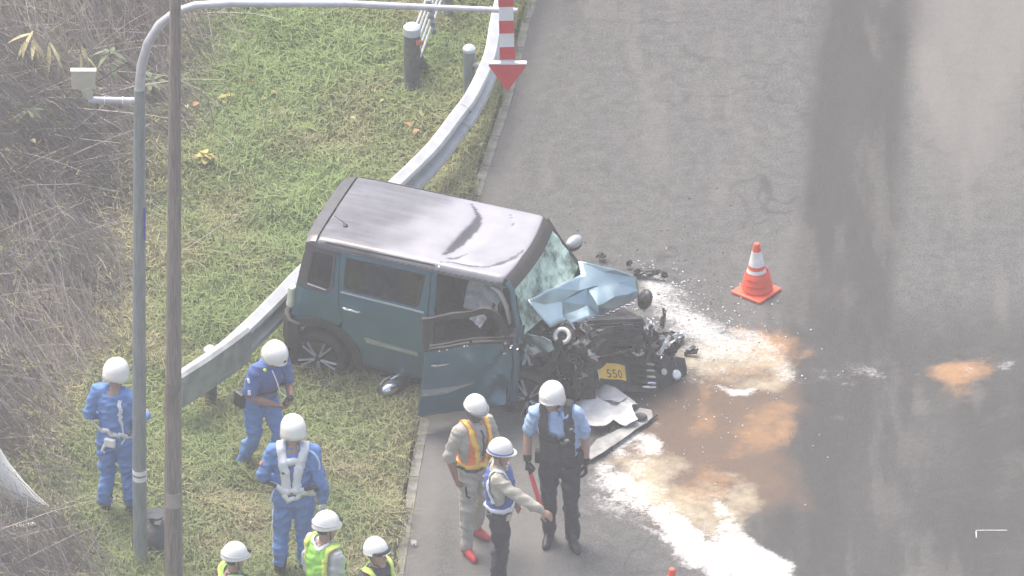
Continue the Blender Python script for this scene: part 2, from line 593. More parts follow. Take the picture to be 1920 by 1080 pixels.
# grass verge and the bank that rises to the left
vs_ = np.concatenate([-np.arange(0, 6.4, .07), [-7, -8, -10, -14, -22, -40, -80]])
yv = np.concatenate([[-60, -30, -16, -10], np.arange(-8.2, 8.4, .07), [10, 14, 20, 30, 60]])
Sv, Yv = np.meshgrid(vs_, yv)
Xv = xk(Yv) - .135 + Sv
X1, Y1 = Xv.ravel(), Yv.ravel()
ny, nx = Sv.shape
idx = np.arange(nx * ny).reshape(ny, nx)
Fv = np.stack([idx[:-1, :-1], idx[1:, :-1], idx[1:, 1:], idx[:-1, 1:]], -1).reshape(-1, 4)
verge = mesh_np('verge', np.stack([X1, Y1, verge_h(X1, Y1)], -1), Fv, m_turf, smooth=True)
tag(verge, 'rough grass verge rising into a brown overgrown bank', 'verge', kind='structure')


def deadness(x, y):
    d = xt(y) - x + .9 * (fbm(x * 1.3 + 3, y * 1.3, 13) - .5)
    return smooth01(d, -.35, .5)


def greenness(x, y):
    g = fbm(x * 1.1 + 60, y * 1.1 + 60, 17, 4)
    g = smooth01(g, .22, .60)
    g = g * .75 + .25 * smooth01(y, -3.5, 3.0)
    edge = smooth01(xk(y) - .14 - x, -.05, .75)
    near = np.exp(-(((x + 1.3) / 1.1) ** 2 + ((y + 2.3) / .5) ** 2))
    pit = np.exp(-(((x + .9) / .7) ** 2 + ((y - 2.7) / 1.3) ** 2))
    return np.clip(g * (.45 + .55 * edge) * (1 - .35 * near) * (1 - .55 * pit), 0, 1)


set_attr(verge, 'dead', deadness(X1, Y1))
set_attr(verge, 'green', greenness(X1, Y1))

m_blade = blade_mat('grass_blade', [(0, (.36, .31, .19)), (.30, (.29, .275, .14)), (.55, (.21, .245, .10)), (.8, (.165, .235, .08)), (1, (.23, .32, .11))])


def make_blades(name, n, xr, yr, hgt, wid, tintf, keep, lean=0.6, mat_=None, seg_curve=.5, az=None):
    x = RNG.uniform(*xr, n)
    y = RNG.uniform(*yr, n)
    k = keep(x, y)
    x, y = x[k], y[k]
    n = len(x)
    z = verge_h(x, y)
    h = RNG.uniform(*hgt, n) * (0.6 + .8 * vnoise(x * 2.2, y * 2.2, 23))
    a = RNG.uniform(0, 2 * PI, n) if az is None else az[0] + RNG.normal(0, az[1], n)
    ln = np.abs(RNG.normal(lean, .25, n))
    w = RNG.uniform(*wid, n)
    dx, dy = np.cos(a), np.sin(a)
    px, py = -dy * w, dx * w
    mid = np.stack([x + dx * h * ln * .30, y + dy * h * ln * .30, z + h * .6], -1)
    tip = np.stack([x + dx * h * ln, y + dy * h * ln, z + h * (1 - seg_curve * .4 * ln).clip(.2, 1)], -1)
    b0 = np.stack([x - px, y - py, z - .01], -1)
    b1 = np.stack([x + px, y + py, z - .01], -1)
    side = np.stack([px, py, np.zeros(n)], -1)
    V = np.stack([b0, b1, mid - side * .8, mid + side * .8, tip], 1).reshape(-1, 3)
    base = (np.arange(n) * 5)[:, None]
    F = np.concatenate([base + np.array([[0, 1, 3]]), base + np.array([[0, 3, 2]]), base + np.array([[2, 3, 4]])], 0)
    o = mesh_np(name, V, F, mat_ or m_blade)
    t = np.clip(tintf(x, y) + RNG.normal(0, .16, n), 0, 1)
    set_attr(o, 'tint', np.repeat(t, 5))
    return o


def in_frame(x, y, m=.5):
    return (np.abs(x) < 5.6 + m) & (y > -6.2 - m) & (y < 6.4 + m)


def keep_grass(x, y):
    r = RNG.random(len(x))
    over = .16 * (vnoise(y * 2.3, y * .7, 5) - .40) + .05 * (vnoise(y * 9, y * 3, 6) - .5)
    dens = (1 - .93 * deadness(x, y)) * (.55 + .45 * vnoise(x * 3 + 9, y * 3, 29))
    edge = smooth01(xk(y) - .14 + over - x, -.02, .25)
    return (x < xk(y) - .09 + over) & (r < dens * (.35 + .65 * edge)) & in_frame(x, y)


g1 = make_blades('verge_grass', 250000, (-5.9, .4), (-6.9, 6.9), (.08, .28), (.003, .0065), lambda x, y: .20 + .70 * greenness(x, y) * (1 - .8 * deadness(x, y)), keep_grass, lean=.85, seg_curve=1.0)
tag(g1, 'short green and straw coloured grass covering the verge', 'grass', kind='stuff')


def keep_tall(x, y):
    c = smooth01(vnoise(x * 2.6 + 5, y * 2.6, 37), .55, .8)
    d = xt(y) - x
    rim = np.exp(-((d + .55) / .45) ** 2)
    car = ((x + 1.0) ** 2 * .5 + (y + 1.2) ** 2 < 1.2)
    return (x < xk(y) - .3) & (RNG.random(len(x)) < c * .28 + rim * .55) & in_frame(x, y) & ~car


g2 = make_blades('tall_grass', 80000, (-5.9, .4), (-6.9, 6.9), (.16, .36), (.003, .0058), lambda x, y: .15 + .60 * greenness(x, y) * (1 - .6 * deadness(x, y)), keep_tall, lean=.7, seg_curve=1.0)
tag(g2, 'longer grass tufts bending over along the foot of the bank', 'grass', kind='stuff')

# dry stems of the thicket on the bank
m_stem = blade_mat('dry_stem', [(0, (.17, .15, .14)), (.45, (.30, .27, .255)), (.8, (.44, .40, .35)), (1, (.54, .49, .41))], .8)


def make_stems(name, n, xr, yr, lens, rad, seed, flat, lying=.25):
    r = np.random.default_rng(seed)
    x, y = r.uniform(*xr, n), r.uniform(*yr, n)
    k = (xt(y) - x + .9 * (fbm(x * 1.3 + 3, y * 1.3, 13) - .5) > r.normal(.05, .30, n)) & in_frame(x, y, .9) & ~((x < -4.25) & (y > -5.25) & (y < -3.75) & (r.random(n) < .88))
    x, y = x[k], y[k]
    n = len(x)
    z = verge_h(x, y)
    L = r.uniform(*lens, n)
    fld = vnoise(x * .7 + 3, y * .7, 43)
    az = 2.75 - (fld - .5) * 1.8 + r.normal(0, .38, n)
    fl = r.random(n) < lying
    az = np.where(fl, r.uniform(0, 2 * PI, n), az)
    el = np.where(fl, np.abs(r.normal(.25, .2, n)), np.abs(r.normal(flat, .24, n))).clip(.03, 1.5)
    d0 = np.stack([np.cos(az) * np.cos(el), np.sin(az) * np.cos(el), np.sin(el)], -1)
    droop = r.uniform(.05, .4, n)[:, None] * np.array([[0, 0, -1]])
    side = np.stack([-np.sin(az), np.cos(az), np.zeros(n)], -1) * r.normal(0, .12, n)[:, None]
    P0 = np.stack([x, y, z - .02], -1)
    ts = (0, .35, .7, 1.0)
    rr = r.uniform(*rad, n)
    V = []
    u = np.cross(d0, np.array([[0.3, 0.2, 1.0]]))
    u /= np.linalg.norm(u, axis=1)[:, None] + 1e-6
    w = np.cross(d0, u)
    for t in ts:
        c = P0 + d0 * (L * t)[:, None] + (droop + side) * (L * t * t)[:, None]
        c[:, 2] = np.maximum(c[:, 2], verge_h(c[:, 0], c[:, 1]) + .01)
        for q in range(3):
            a = 2 * PI * q / 3
            V.append(c + (u * math.cos(a) + w * math.sin(a)) * (rr * (1 - .65 * t))[:, None])
    V = np.stack(V, 1).reshape(-1, 3)
    base = (np.arange(n) * 12)[:, None]
    F = []
    for s in range(3):
        for q in range(3):
            q2 = (q + 1) % 3
            F.append(base + np.array([[s * 3 + q, s * 3 + q2, s * 3 + 3 + q2, s * 3 + 3 + q]]))
    o = mesh_np(name, V, np.concatenate(F, 0), m_stem)
    t = np.clip(.18 + .62 * smooth01(vnoise(x * 1.4, y * 1.4, 47), .3, .75) * r.random(n) + r.normal(0, .15, n), 0, 1)
    set_attr(o, 'tint', np.repeat(t, 12))
    return o


s1 = make_stems('dry_thicket', 27000, (-6.4, -1.6), (-6.6, 7.2), (.45, 1.15), (.0030, .0062), 101, .80, .14)
tag(s1, 'tangle of grey brown dead stems on the bank at left', 'thicket', kind='stuff')
s2 = make_stems('dry_canes', 4200, (-6.4, -2.0), (-6.6, 7.2), (.8, 1.6), (.0042, .0085), 103, .70, .22)
tag(s2, 'longer pale dead canes leaning out of the bank', 'thicket', kind='stuff')
g3 = make_blades('thicket_leaves', 9000, (-6.2, -2.0), (-6.6, 7.0), (.05, .16), (.006, .016), lambda x, y: .05 + .75 * smooth01(fbm(x * 1.2 + 8, y * 1.2, 53), .5, .75), lambda x, y: (xt(y) - x > -.3) & (RNG.random(len(x)) < .04 + .9 * smooth01(fbm(x * 1.2 + 8, y * 1.2, 53), .45, .75)) & in_frame(x, y), lean=1.3)
tag(g3, 'low green and withered leaves scattered through the dry bank', 'undergrowth', kind='stuff')

# ------------------------------------------------------------------ leafy plants and fallen leaves
m_leaf_y = mat('yellow_leaf', (.36, .32, .10), .7, var=.3, vscale=12)
m_leaf_o = mat('orange_leaf', (.42, .20, .08), .7, var=.3, vscale=12)
m_leaf_p = mat('pale_bamboo_leaf', (.42, .38, .20), .7, var=.25, vscale=14)
m_leaf_g = mat('fresh_leaf', (.19, .25, .06), .7, var=.3, vscale=12)
m_leaf_d = mat('dull_leaf', (.12, .16, .08), .7, var=.3, vscale=12)
m_stalk = mat('plant_stalk', (.20, .17, .10), .8)


def leaf_mesh(l, w, curl=.25, notch=0.0):
    mb = MB()
    vs, n = [], 7
    for i in range(n):
        t = i / (n - 1)
        ww = w * math.sin(PI * min(1, .06 + t * .94)) ** .8 * (1 - .25 * t) * (1 + notch * math.sin(i * 2.4))
        z = curl * l * (t - t * t * 1.3)
        vs += [(l * t, -ww / 2, z + ww * .15), (l * t, 0, z), (l * t, ww / 2, z + ww * .15)]
    fs = []
    for i in range(n - 1):
        for j in range(2):
            a = i * 3 + j
            fs.append((a, a + 3, a + 4, a + 1))
    return mb.add(vs, fs)


def plant(px, py, label, leafmat, nl, ll, lw, height, name='leafy_plant', spread=(0, 2 * PI), tilt=(.0, .5), group=None):
    g = at(px, py)
    z = float(verge_h(np.array([g.x]), np.array([g.y]))[0])
    height += .08
    p = at(px, py, z + height)
    z = float(verge_h(np.array([p.x]), np.array([p.y]))[0])
    root = empty(name, (p.x, p.y, z))
    tag(root, label, 'plant', group)
    MB().tube([(0, 0, -.02), (.01, .005, height * .5), (0, 0, height)], [.006, .005, .003], 6).build('stalk', m_stalk, root, True)
    first = None
    for i in range(nl):
        a = spread[0] + (spread[1] - spread[0]) * (i + .5) / nl + random.uniform(-.2, .2)
        if first is None or random.random() < .4:
            o = leaf_mesh(ll * 1.15 * random.uniform(.75, 1.1), 1.15 * lw * random.uniform(.8, 1.1), random.uniform(.1, .35), .12).build('leaf', leafmat, root, True)
            first = o
        else:
            o = first.copy()
            COL.objects.link(o)
        o.location = (0, 0, height * random.uniform(.75, 1.0))
        o.rotation_euler = (random.uniform(-.3, .3), random.uniform(*tilt), a)
    return root


plant(62, 42, 'pale bamboo grass with long drooping cream leaves in the top left corner', m_leaf_p, 6, .30, .045, .5, 'bamboo_grass', (-2.9, -.6), (.2, .9))
plant(92, 62, 'smaller bamboo grass with two pale hanging leaves right of the top left clump', m_leaf_p, 3, .26, .04, .4, 'bamboo_grass', (-1.9, -1.0), (.5, 1.1))
plant(150, 70, 'withered bamboo grass with drooping leaves above the beige box', m_leaf_p, 4, .24, .03, .6, 'bamboo_grass', (-1.6, .3), (.6, 1.2))
plant(205, 78, 'dull green star shaped plant above and right of the beige box', m_leaf_d, 8, .20, .05, .5)
plant(285, 140, 'green leafy weed just right of the curved grey pole', m_leaf_d, 9, .20, .05, .25)
plant(385, 288, 'yellow leaved weed right of the wooden pole above the grass', m_leaf_y, 9, .11, .085, .2)
plant(572, 236, 'lime green weed in the middle of the upper grass', m_leaf_g, 6, .11, .09, .08)
plant(425, 178, 'yellow weed at the top edge of the grass', m_leaf_y, 5, .10, .07, .12)
plant(52, 195, 'dull sprawling weed below the top left bamboo grass', m_leaf_d, 7, .2, .06, .2)
plant(105, 455, 'small green weed among dry stems at far left', m_leaf_d, 7, .15, .05, .15)
plant(605, 690, 'grass tuft of broad blades beside the rear wheel', m_leaf_d, 5, .12, .02, .06)

for px, py, m_, sz, lb in [
        (500, 186, m_leaf_y, .085, 'yellow fallen leaf near the top of the grass left of the thick post'),
        (517, 174, m_leaf_y, .06, 'small yellow fallen leaf on the upper grass'),
        (362, 199, m_leaf_o, .09, 'orange fallen leaf just right of the wooden pole'),
        (348, 197, m_leaf_p, .07, 'pale fallen leaf touching the wooden pole edge'),
        (402, 292, m_leaf_o, .08, 'orange brown leaf beside the yellow weed'),
        (792, 208, m_leaf_y, .07, 'yellow leaf between the thick post and the guardrail'),
        (770, 238, m_leaf_o, .10, 'rust brown leaf beside the white scrap'),
        (786, 244, m_leaf_o, .08, 'second rust brown leaf right beside the white scrap'),
        (690, 984, m_leaf_y, .065, 'yellow leaf above the helmet at bottom right of the grass'),
        (467, 978, m_leaf_p, .06, 'pale leaf in the grass left of the officer in the white harness'),
        (700, 172, m_leaf_y, .07, 'yellow leaf left of the thick post base'),
        (714, 190, m_leaf_y, .055, 'small yellow leaf just below left of the thick post'),
        (660, 218, m_leaf_p, .06, 'tan leaf in the grass above the car roof'),
        (58, 262, m_leaf_p, .07, 'pale round leaf among the dry stems at far left'),
        (906, 268, m_leaf_p, .06, 'tan leaf between guardrail and kerb'),
        (478, 152, m_leaf_o, .06, 'reddish leaf high in the upper grass')]:
    p = at(px, py, .06)
    o = leaf_mesh(sz, sz * .8, .3, .3).build('fallen_leaf', m_, None, True)
    z = float(verge_h(np.array([p.x]), np.array([p.y]))[0])
    p = at(px, py, z + .15)
    o.location = (p.x, p.y, z + .15)
    o.rotation_euler = (random.uniform(-.2, .3), random.uniform(-.3, .2), random.uniform(0, 6))
    tag(o, lb, 'leaf', 'fallen leaves on the grass')

# ------------------------------------------------------------------ birch at the left edge
m_birch = mat('birch_bark', (.70, .68, .60), .85, var=.1, vscale=9, bump=.4, bscale=30, vsharp=(.30, .42), col2=(.80, .78, .70))
m_birch2 = mat('birch_bark_dark', (.30, .28, .25), .9, var=.3, vscale=10)


def zv(x, y):
    return float(verge_h(np.array([x]), np.array([y]))[0])


b0 = at(95, 962)
bt = MB()
pts = [(b0.x + .10, b0.y - .02, -.04), (b0.x - .02, b0.y, .03), (b0.x - .16, b0.y + .01, .10), (b0.x - .33, b0.y + .02, .23), (b0.x - .51, b0.y + .03, .45), (b0.x - .70, b0.y + .05, .80), (b0.x - .92, b0.y + .1, 1.4), (b0.x - 1.3, b0.y + .2, 3.0), (b0.x - 1.5, b0.y + .3, 5.6)]
troot = empty('birch_tree', (0, 0, 0))
tag(troot, 'pale birch trunk curving out of the ground at the left edge', 'tree')
bt.tube(pts, [.02, .045, .085, .125, .145, .145, .135, .11, .07], 16).build('trunk', m_birch, troot, True)
MB().tube([(b0.x + .02, b0.y - .02, .02), (b0.x + .12, b0.y - .05, .0), (b0.x + .22, b0.y - .10, -.03)], [.03, .022, .01], 8).build('root', m_birch2, troot, True)
cr = MB()
for i in range(260):
    t = random.random()
    c = Vector((b0.x - 1.5, b0.y + .3, 5.4)) + Vector((random.gauss(0, .6), random.gauss(0, .6), random.gauss(.3, .6)))
    if c.x > -5.75: c.x = -5.75 - random.random()
    a = Vector((random.gauss(0, 1), random.gauss(0, 1), random.gauss(0, .6))).normalized() * .07
    b = a.cross(Vector((0, 0, 1))).normalized() * .04
    cr.add([c - a, c + b, c + a, c - b], [(0, 1, 2, 3)])
for i in range(9):
    a = i * .7
    cr.tube([(b0.x - 1.5, b0.y + .3, 5.2), (b0.x - 1.7 - .3 * abs(math.cos(a)), b0.y + .3 + .4 * math.sin(a), 5.9)], [.02, .006], 5)
cr.build('crown', m_leaf_g, troot)
q0, q1 = at(-30, 1012, .04), at(66, 982, .06)
br = MB().tube([q0 + Vector((-.3, -.05, 0)), q0, q0.lerp(q1, .6) + Vector((0, 0, .02)), q1], [.035, .032, .03, .022], 9).build('fallen_branch', m_birch, None, True)
tag(br, 'short pale branch lying below the birch trunk at lower left', 'branch')
t0 = at(2, 75, .9)
tt = empty('birch_tree', (t0.x - .12, t0.y, 0))
tag(tt, 'thin white birch stem cut by the frame in the top left corner', 'tree')
zt = zv(t0.x - .12, t0.y)
MB().tube([(.0, 0, zt - .1), (.01, 0, zt + .5), (.075, .0, zt + .95), (.06, .02, zt + 1.6), (-.1, 0, zt + 3)], [.05, .05, .055, .05, .04], 12).build('trunk', m_birch, tt, True)
cr = MB()
for i in range(120):
    c = Vector((-.3, 0, zt + 3)) + Vector((-abs(random.gauss(0, .4)), random.gauss(0, .4), random.gauss(.3, .4)))
    a = Vector((random.gauss(0, 1), random.gauss(0, 1), random.gauss(0, .6))).normalized() * .06
    b = a.cross(Vector((0, 0, 1))).normalized() * .035
    cr.add([c - a, c + b, c + a, c - b], [(0, 1, 2, 3)])
cr.build('crown', m_leaf_g, tt)

# ------------------------------------------------------------------ poles
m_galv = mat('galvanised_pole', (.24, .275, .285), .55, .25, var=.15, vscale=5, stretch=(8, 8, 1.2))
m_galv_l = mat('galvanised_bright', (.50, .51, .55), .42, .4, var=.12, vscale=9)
m_box = mat('beige_box', (.50, .48, .38), .7, var=.06)
m_red = mat('sign_red', (.62, .035, .05), .45, var=.08, vscale=10)
m_white = mat('sign_white', (.80, .80, .79), .5, var=.04)
m_blue = mat('blue_sticker', (.05, .08, .42), .5)
m_wood = mat('pole_wood', (.235, .20, .175), .9, var=.3, vscale=14, bump=.5, bscale=40, stretch=(5, 5, .35))
m_black = mat('black_plastic', (.018, .018, .02), .5, var=.2)

PX, PY = -3.549, -5.406
dl = empty('road_edge_marker_pole', (PX, PY, 0))
tag(dl, 'grey tubular pole with a curved overhead arm, beige box and red white arrow', 'marker pole')
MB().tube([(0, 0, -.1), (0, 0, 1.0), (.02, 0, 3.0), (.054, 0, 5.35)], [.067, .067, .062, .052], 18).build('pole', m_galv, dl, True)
arm = [(.054, 0, 5.33), (.075, 0, 5.60), (.14, 0, 5.85), (.25, 0, 6.05), (.40, 0, 6.18), (.58, 0, 6.25), (.9, 0, 6.275), (2.0, 0, 6.27), (2.9, 0, 6.225), (3.6, 0, 6.195)]
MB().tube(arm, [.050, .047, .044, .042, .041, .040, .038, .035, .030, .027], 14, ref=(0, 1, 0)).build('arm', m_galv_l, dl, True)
MB().tube([(.04, 0, 5.225), (-.43, 0, 5.235)], .032, 14, ref=(0, 1, 0)).build('side_arm', m_galv_l, dl, True)
for xx in (-.10, -.27):
    MB().tube([(xx, 0, 5.2315), (xx - .012, 0, 5.2318)], .035, 14, ref=(0, 1, 0)).build('pipe_band', m_white, dl, True)
bx_ = MB().box((-.47, 0, 5.455), (.225, .05, .185)).build('control_box', m_box, dl, bevel=.008)
MB().box((-.47, 0, 5.555), (.245, .07, .014)).build('lid', m_box, bx_, bevel=.003)
MB().tube([(-.45, 0, 5.372), (-.43, 0, 5.30), (-.41, 0, 5.25)], [.055, .05, .03], 12, ref=(0, 1, 0)).build('mounting_bracket', m_box, bx_, True)
MB().tube([(-.36, .03, 5.40), (-.05, .04, 5.62), (.05, .05, 5.5), (.10, .05, 5.75)], .006, 6).build('cable', m_black, dl, True)
ar = MB().box((3.50, -.046, 5.98), (.135, .034, .90), Euler((0, -.025, 0))).build('arrow_sign', m_white, dl, bevel=.004)
for zz in (5.792 - .02, 6.075 - .02, 6.36 - .02):
    MB().box((3.50 - (zz - 5.98) * .025, -.046, zz), (.141, .040, .135), Euler((0, -.025, 0))).build('red_band', m_red, ar)
MB().prism([(-.175, .0), (.175, .0), (.175, -.025), (0, -.30), (-.175, -.025)], -.022, .022, Matrix.Translation((3.507, -.046, 5.66)) @ Euler((PI / 2, 0, 0)).to_matrix().to_4x4()).build('arrow_head', m_red, ar, bevel=.004)
MB().box((3.507, -.046, 5.662), (.36, .05, .014)).build('head_rim', m_white, ar)
MB().box((.078, -.030, 3.91), (.012, .052, .34), Euler((0, .02, .45))).build('blue_sticker', m_blue, dl)
for zz in (1.14, 1.07):
    MB().tube([(.003, 0, zz), (.003, 0, zz + .045)], .069, 18, ref=(0, 1, 0)).build('tape_band', m_white, dl, True)

wp = empty('utility_pole', (-3.225, -5.72, 0))
tag(wp, 'weathered brown wooden utility pole right of the grey metal pole', 'utility pole')
MB().tube([(0, 0, -.1), (.0, 0, 1), (.03, 0, 3), (.085, 0, 6.5), (.11, 0, 9.0)], [.086, .084, .072, .052, .045], 20).build('shaft', m_wood, wp, True)
MB().tube([(.004, -.002, .98), (.006, -.002, 1.14)], .0858, 20, ref=(0, 1, 0)).build('metal_plate', mat('tin_plate', (.33, .30, .27), .7), wp, True)
MB().tube([(.005, 0, 2.0), (.02, 0, 2.35)], [.0795, .078], 20, ref=(0, 1, 0)).build('dark_band', mat('dark_wood_band', (.19, .165, .145), .9), wp, True)
MB().box((.075, -.035, .75), (.02, .03, 1.3), Euler((0, 0, .4))).build('earth_wire_cover', mat('wire_cover', (.27, .26, .25), .7), wp, bevel=.004)

# bin bag between the poles
m_bag = mat('bin_bag', (.030, .032, .040), .32, var=.3, vscale=10, bump=.9, bscale=18, coat=.3)
bb = MB()
NB = 28
prof = [(.02, .0), (.15, .0), (.19, .06), (.19, .16), (.16, .26), (.10, .33), (.045, .37), (.06, .42), (.085, .46)]
rings = []
for i, (r, h) in enumerate(prof):
    ring = []
    for k in range(NB):
        a = 2 * PI * k / NB
        rr = r * (1 + .16 * noise.noise(Vector((math.cos(a) * 2.2, math.sin(a) * 2.2, h * 5))) + .07 * noise.noise(Vector((math.cos(a) * 7, math.sin(a) * 7, h * 12))))
        ring.append((rr * math.cos(a), rr * math.sin(a), h + .01 * noise.noise(Vector((a * 3, h * 9, 1)))))
    rings.append(ring)
bg = bb.rings(rings).build('bin_bag', m_bag, None, True, angle=60)
bp = at(292, 1052)
bg.location = (bp.x, bp.y + .05, .0)
bg.scale = (1.2, 1.2, 1.1)
tag(bg, 'black plastic bin bag on the grass between the two poles', 'bag')
MB().box((.02, -.05, .40), (.05, .012, .05), Euler((.3, .2, .1))).box((.07, -.02, .43), (.03, .012, .04), Euler((.3, .5, .1))).build('white_tag', m_white, bg)

# ------------------------------------------------------------------ guardrail
m_rail = mat('rail_steel', (.50, .515, .525), .45, .40, var=.10, vscale=6, bump=.05, bscale=8)
m_rail_old = mat('rail_end_steel', (.38, .40, .40), .55, .4, var=.2, vscale=6)
m_post = mat('post_steel', (.16, .145, .13), .8, .1, var=.3, vscale=8)
m_cap = mat('post_cap_blue', (.52, .57, .62), .5, .2, var=.1)
rail_xy = [(.9, 9.0), (.35, 7.0), (-.05, 5.2), (-.188, 4.216), (-.257, 3.454), (-.427, 2.699), (-.600, 2.217), (-.800, 1.684), (-1.005, 1.26), (-1.188, .912), (-1.50, .32), (-1.80, -.26), (-2.116, -.859), (-2.294, -1.24), (-2.547, -1.752), (-2.799, -2.21), (-3.02, -2.52), (-3.26, -2.83)]


def catmull(P, n):
    P = [Vector(p) for p in P]
    out = []
    for i in range(len(P) - 1):
        p0, p1, p2, p3 = P[max(i - 1, 0)], P[i], P[i + 1], P[min(i + 2, len(P) - 1)]
        for k in range(n):
            t = k / n
            out.append(.5 * ((2 * p1) + (p2 - p0) * t + (2 * p0 - 5 * p1 + 4 * p2 - p3) * t * t + (3 * p1 - p0 - 3 * p2 + p3) * t ** 3))
    out.append(P[-1])
    return out


rp = catmull(rail_xy, 4)
prof = [(-.02, .365), (.0, .352), (.085, .385), (.10, .415), (.09, .45), (-.01, .485), (-.025, .525), (-.01, .565), (.09, .60), (.10, .635), (.085, .665), (.0, .700), (-.02, .692)]
prof2 = prof + [(d - .006, z) for d, z in prof[::-1]]
rings = []
nrm_at = []
for i, p in enumerate(rp):
    t = (rp[min(i + 1, len(rp) - 1)] - rp[max(i - 1, 0)]).normalized()
    nrm = Vector((-t.y, t.x))
    nrm_at.append(nrm)
    rings.append([Vector((p.x + nrm.x * d, p.y + nrm.y * d, z + .005)) for d, z in prof2])
gr = empty('guardrail', (0, 0, 0))
rings = [rings[0]] + rings[1:]
tag(gr, 'galvanised W-beam guardrail curving from the top past the car to the wooden pole', 'guardrail')
MB().rings(rings).build('w_beam', m_rail, gr, True, angle=25)
endp = catmull([(-2.62, -1.95), (-2.80, -2.22), (-3.02, -2.53), (-3.27, -2.85)], 4)
er = []
for i, p in enumerate(endp):
    t = (endp[min(i + 1, len(endp) - 1)] - endp[max(i - 1, 0)]).normalized()
    n_ = Vector((-t.y, t.x))
    er.append([Vector((p.x + n_.x * d, p.y + n_.y * d, z)) for d, z in [(.095, .36), (.098, .70), (.06, .725), (.0, .725), (.0, .715), (.055, .715), (.088, .69), (.088, .36)]])
MB().rings(er).build('end_plate', m_rail_old, gr, True, angle=25)
pp = at(377, 778)
for k, (x, y, h) in enumerate([(-2.93, -2.36, .70), (-1.48, .02, .55), (-.43, 3.56, .70), (.25, 7.0, .72)]):
    po = MB().tube([(x, y, -.2), (x, y, h)], .062, 16).build('post', m_post if k < 2 else m_galv, gr, True)
    MB().lathe([(.002, .04), (.04, .03), (.066, .0), (.066, -.03)], (x, y, h), 'z', 16).build('post_cap', m_cap, po, True)
    i = min(range(len(rp)), key=lambda q: (rp[q].x - x) ** 2 + (rp[q].y - y) ** 2)
    q = rp[i] - nrm_at[i] * 0.0
    MB().tube([(x, y, .53), (q.x, q.y, .53)], .03, 8).build('bracket', m_rail_old, po)

# lap joint and bolts of the beam
for k in (8, 22, 46):
    a, b = rings[k], rings[k + 1]
    sl = []
    for t in (0, .25):
        sl.append([p.lerp(q, t) + Vector((nrm_at[k].x, nrm_at[k].y, 0)) * .004 for p, q in zip(a, b)])
    MB().rings(sl, False).build('lap_joint', m_rail_old, gr, True, angle=25)
    for z in (.415, .635):
        for t in (.08, .17):
            p = rp[k].lerp(rp[k + 1], t) + nrm_at[k] * .106
            MB().ell((p.x, p.y, z), (.014, .014, .014), n=8, m=5).build('bolt', m_post, gr, True)

# cable barrier with its thick end post
cb = empty('cable_barrier', (-1.006, 3.815, 0))
tag(cb, 'thick dark end post with a brace and wire cables running away uphill', 'barrier')
m_dpost = mat('dark_post', (.115, .115, .115), .85, .0, var=.35, vscale=12, bump=.3, bscale=30)
pst = MB().tube([(0, 0, -.1), (0, 0, .80)], [.083, .083], 22).build('end_post', m_dpost, cb, True)
MB().lathe([(.002, .835), (.06, .828), (.088, .80), (.089, .72), (.084, .72)], (0, 0, 0), 'z', 22).build('post_cap', m_cap, pst, True)
MB().tube([(.0, .05, .58), (.115, .40, .10), (.13, .46, -.05)], .048, 14).build('brace', m_dpost, cb, True)
MB().box((.075, -.075, .66), (.07, .03, .05)).build('reflector', mat('orange_reflector', (.55, .16, .08), .4), pst, bevel=.006)
for k in range(5):
    z = .74 - k * .085
    pc = [(.03 + .012 * k, .08, z), (.28 + .01 * k, 1.35, z + .05), (.52, 2.6, z + .06), (1.1, 5.5, z + .06)]
    MB().tube(pc, .012, 6).build('cable', m_galv_l, cb, True)
cl = MB()
for k in range(5):
    cl.box((.17 + .012 * k, .62, .76 - k * .085), (.05, .12, .05))
cl.build('cable_clamp', m_galv, cb, bevel=.01)
for yy_, xx_ in ((1.5, .36), (3.2, .68)):
    MB().tube([(xx_, yy_, -.1), (xx_, yy_, .86)], .05, 14).build('cable_post', m_galv, cb, True)

# litter
m_paper = mat('white_litter', (.72, .72, .68), .7, var=.08)


def crumple(size, amp, seed, n=9, thick=0.0):
    mb = MB()
    vs = []
    for i in range(n):
        for j in range(n):
            u, v = i / (n - 1) - .5, j / (n - 1) - .5
            ed = 1 + .25 * noise.noise(Vector((u * 3 + seed, v * 3, seed * 1.7)))
            z = amp * (noise.noise(Vector((u * 4 + seed * 3.1, v * 4, 0))) + .6 * noise.noise(Vector((u * 9, v * 9 + seed, 4))))
            vs.append((u * size[0] * ed, v * size[1] * ed, z))
    fs = [(i * n + j, (i + 1) * n + j, (i + 1) * n + j + 1, i * n + j + 1) for i in range(n - 1) for j in range(n - 1)]
    return mb.add(vs, fs)


for px, py, sz, lb in [(784, 233, (.11, .09), 'white scrap of litter on the grass below the thick post'), (850, 83, (.16, .10), 'white scrap of litter between the thick post and the guardrail'),
                       (198 + 560, 276, (.03, .05), 'tiny white scrap in the grass left of the guardrail'), (776, 1012, (.05, .05), 'tiny white scrap beside the kerb near the bottom edge')]:
    p = at(px, py, .07)
    o = crumple(sz, .04, px * .01, 7).build('litter_scrap', m_paper)
    o.location = (p.x, p.y, .07 if px != 776 else .04)
    o.modifiers.new('thickness', 'SOLIDIFY').thickness = .003
    tag(o, lb, 'litter')

# ------------------------------------------------------------------ traffic cones
m_cone = mat('cone_orange', (.86, .11, .05), .5, var=.06)
m_cone_w = mat('cone_white', (.80, .80, .77), .5)


